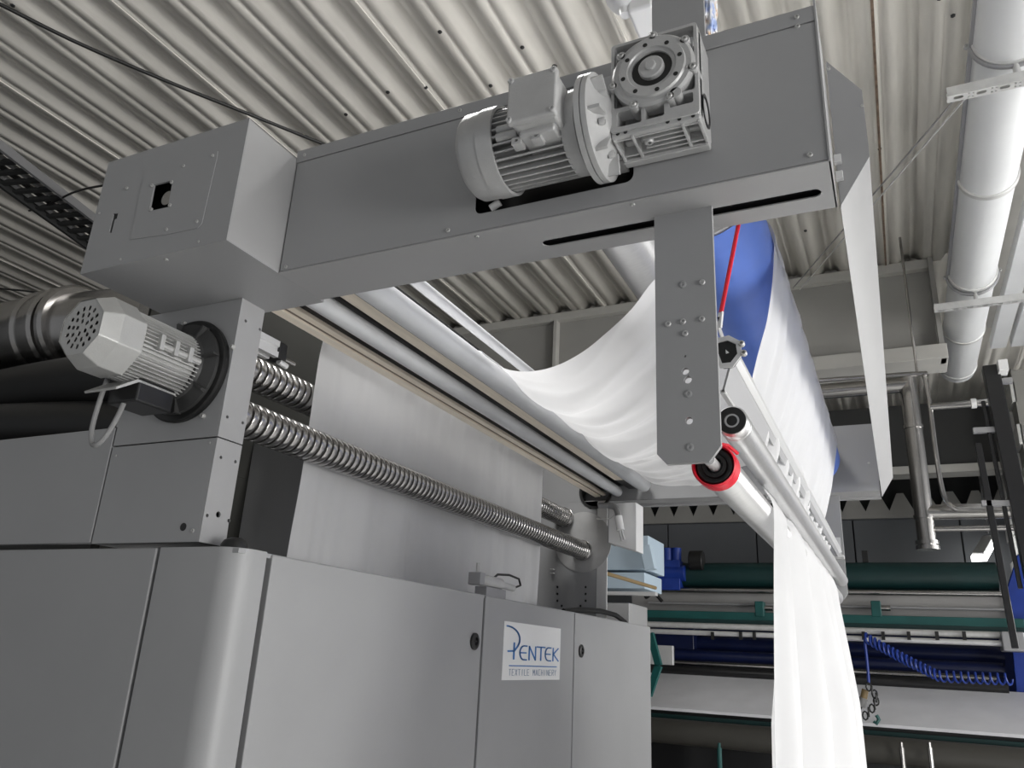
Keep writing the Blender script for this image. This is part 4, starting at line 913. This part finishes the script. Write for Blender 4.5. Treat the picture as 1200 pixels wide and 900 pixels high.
make('plug_body', MB().cyl(at(1014, 808, 1, 6.1), at(1012, 818, 1, 6.1), .022, 12), ORANGE, pn); make('plug_head', MB().cyl(at(1012, 818, 1, 6.1), at(1009, 828, 1, 6.1), .028, 12), CABLE, pn)
cable('thin black wire curling below the hanging plug', [at(1009, 828, 1, 6.1), at(1006, 833, 1, 6.1), at(1001, 833, 1, 6.1), at(998, 820, 1, 6.1), at(999, 806, 1, 6.1)], .010)
ch = thing('chain', 'short black chain with a teal hook hanging over the white table', 'chain', at(1027, 830, 1, 6.05))
for i in range(9):
    p = at(1018 + 9*math.sin(i*.45), 805 + i*4.2, 1, 6.05); a = (i % 2)*PI/2
    make('chain_link', MB().tube([p + Vector((.016*math.cos(k*PI/4)*math.cos(a), .016*math.cos(k*PI/4)*math.sin(a), .026*math.sin(k*PI/4))) for k in range(9)], .006, 6), BLACK, ch)
make('hook', MB().tube([at(1027, 838, 1, 6.05), at(1030, 843, 1, 6.05), at(1027, 848, 1, 6.05), at(1024, 845, 1, 6.05)], .012, 8), TEAL, ch)
# pale ducts and shelf seen between the far column and the printing machine
pd = thing('pale_cabinet', 'pale blue sheet metal cabinet behind the far column', 'cabinet', (-1.7, 5.3, -1.7))
x0, x1 = at(690, 650, 1, 5.2).x, at(760, 650, 1, 5.2).x
make('upper_case', MB().box((x0, 5.2, at(730, 668, 1, 5.2).z), (x1, 5.6, at(730, 628, 1, 5.2).z)), PALEBLUE, pd, bevel=.006)
make('side_duct', MB().bar(at(757, 640, 1, 5.1), at(763, 668, 1, 5.1), .07, .07), PALEBLUE, pd, bevel=.004)
make('lower_case', MB().box((x0, 5.18, at(730, 690, 1, 5.2).z), (x1 - .02, 5.6, at(730, 671, 1, 5.2).z)), PALEBLUE, pd, bevel=.006)
make('shelf_lip', MB().box((x0, 5.14, at(730, 698, 1, 5.2).z), (x1 + .06, 5.2, at(730, 694, 1, 5.2).z)), EXTR, pd)
make('base_case', MB().box((x0, 5.22, -1.7), (x1 - .14, 5.65, at(730, 706, 1, 5.2).z)), PALE, pd, bevel=.006)
make('rod', MB().tube([at(690, 666, 1, 4.0), at(768, 689, 1, 5.0)], .011, 10), ORANGE, label='thin brown rod slanting in front of the pale cabinet', cat='rod')
cable('black cable drooping from the blue gearbox', [at(766, 650, 1, 6.3), at(764, 670, 1, 6.3), at(758, 690, 1, 6.3), at(757, 700, 1, 6.3), at(766, 695, 1, 6.3), at(776, 705, 1, 6.3)], .014)
tl = thing('teal_stand', 'teal slanted bracket and pale box beside the right cabinet edge', 'bracket', at(768, 780, 1, 5.2))
make('slanted_bar', MB().bar(at(762, 742, 1, 5.0), at(772, 780, 1, 5.0), .04, .04), TEAL, tl); make('slanted_bar', MB().bar(at(772, 780, 1, 5.0), at(760, 815, 1, 5.0), .04, .04), TEAL, tl)
make('pale_box', MB().box(tuple(at(760, 778, 1, 6.6)), tuple(at(790, 757, 1, 6.65))), EXTR, tl, bevel=.004)
# zigzag top edging of the back wall
zg = thing('eave_filler', 'pale zigzag eave filler strip along the top of the back wall', 'filler', (-1, 9.9, 1.8))
b = MB(); pr_ = []
n_ = 26; x = -4.0
pts = []
for i in range(n_):
    pts += [(x + i*.25, 1.78), (x + i*.25 + .09, 1.98), (x + i*.25 + .16, 1.98)]
out = [(x, 1.70)] + [(x + n_*.25, 1.70)] + [(x + n_*.25, 1.78)] + pts[::-1]
b.plate((0, 9.90, 0), X3, Z3, out, -.04); make('zigzag_strip', b, BEAML, zg)

# alike things carry one group phrase
GROUPS = {'guide_roller': 'guide rollers between the booms', 'ribbed_roller': 'spirally ribbed spreading rollers', 'nip_roller': 'nip rollers between the hanging plates',
          'hanging_plate': 'hanging plates of the fabric delivery', 'roller_boom': 'booms carrying the rollers', 'support_column': 'columns on the cabinet', 'mounting_strut': 'struts below the air duct', 'tie_rod': 'tie rods under the roof'}
for o in COL.objects:
    k = o.name.split('.')[0]
    if o.parent is None and k in GROUPS and o.get('category'): o['group'] = GROUPS[k]
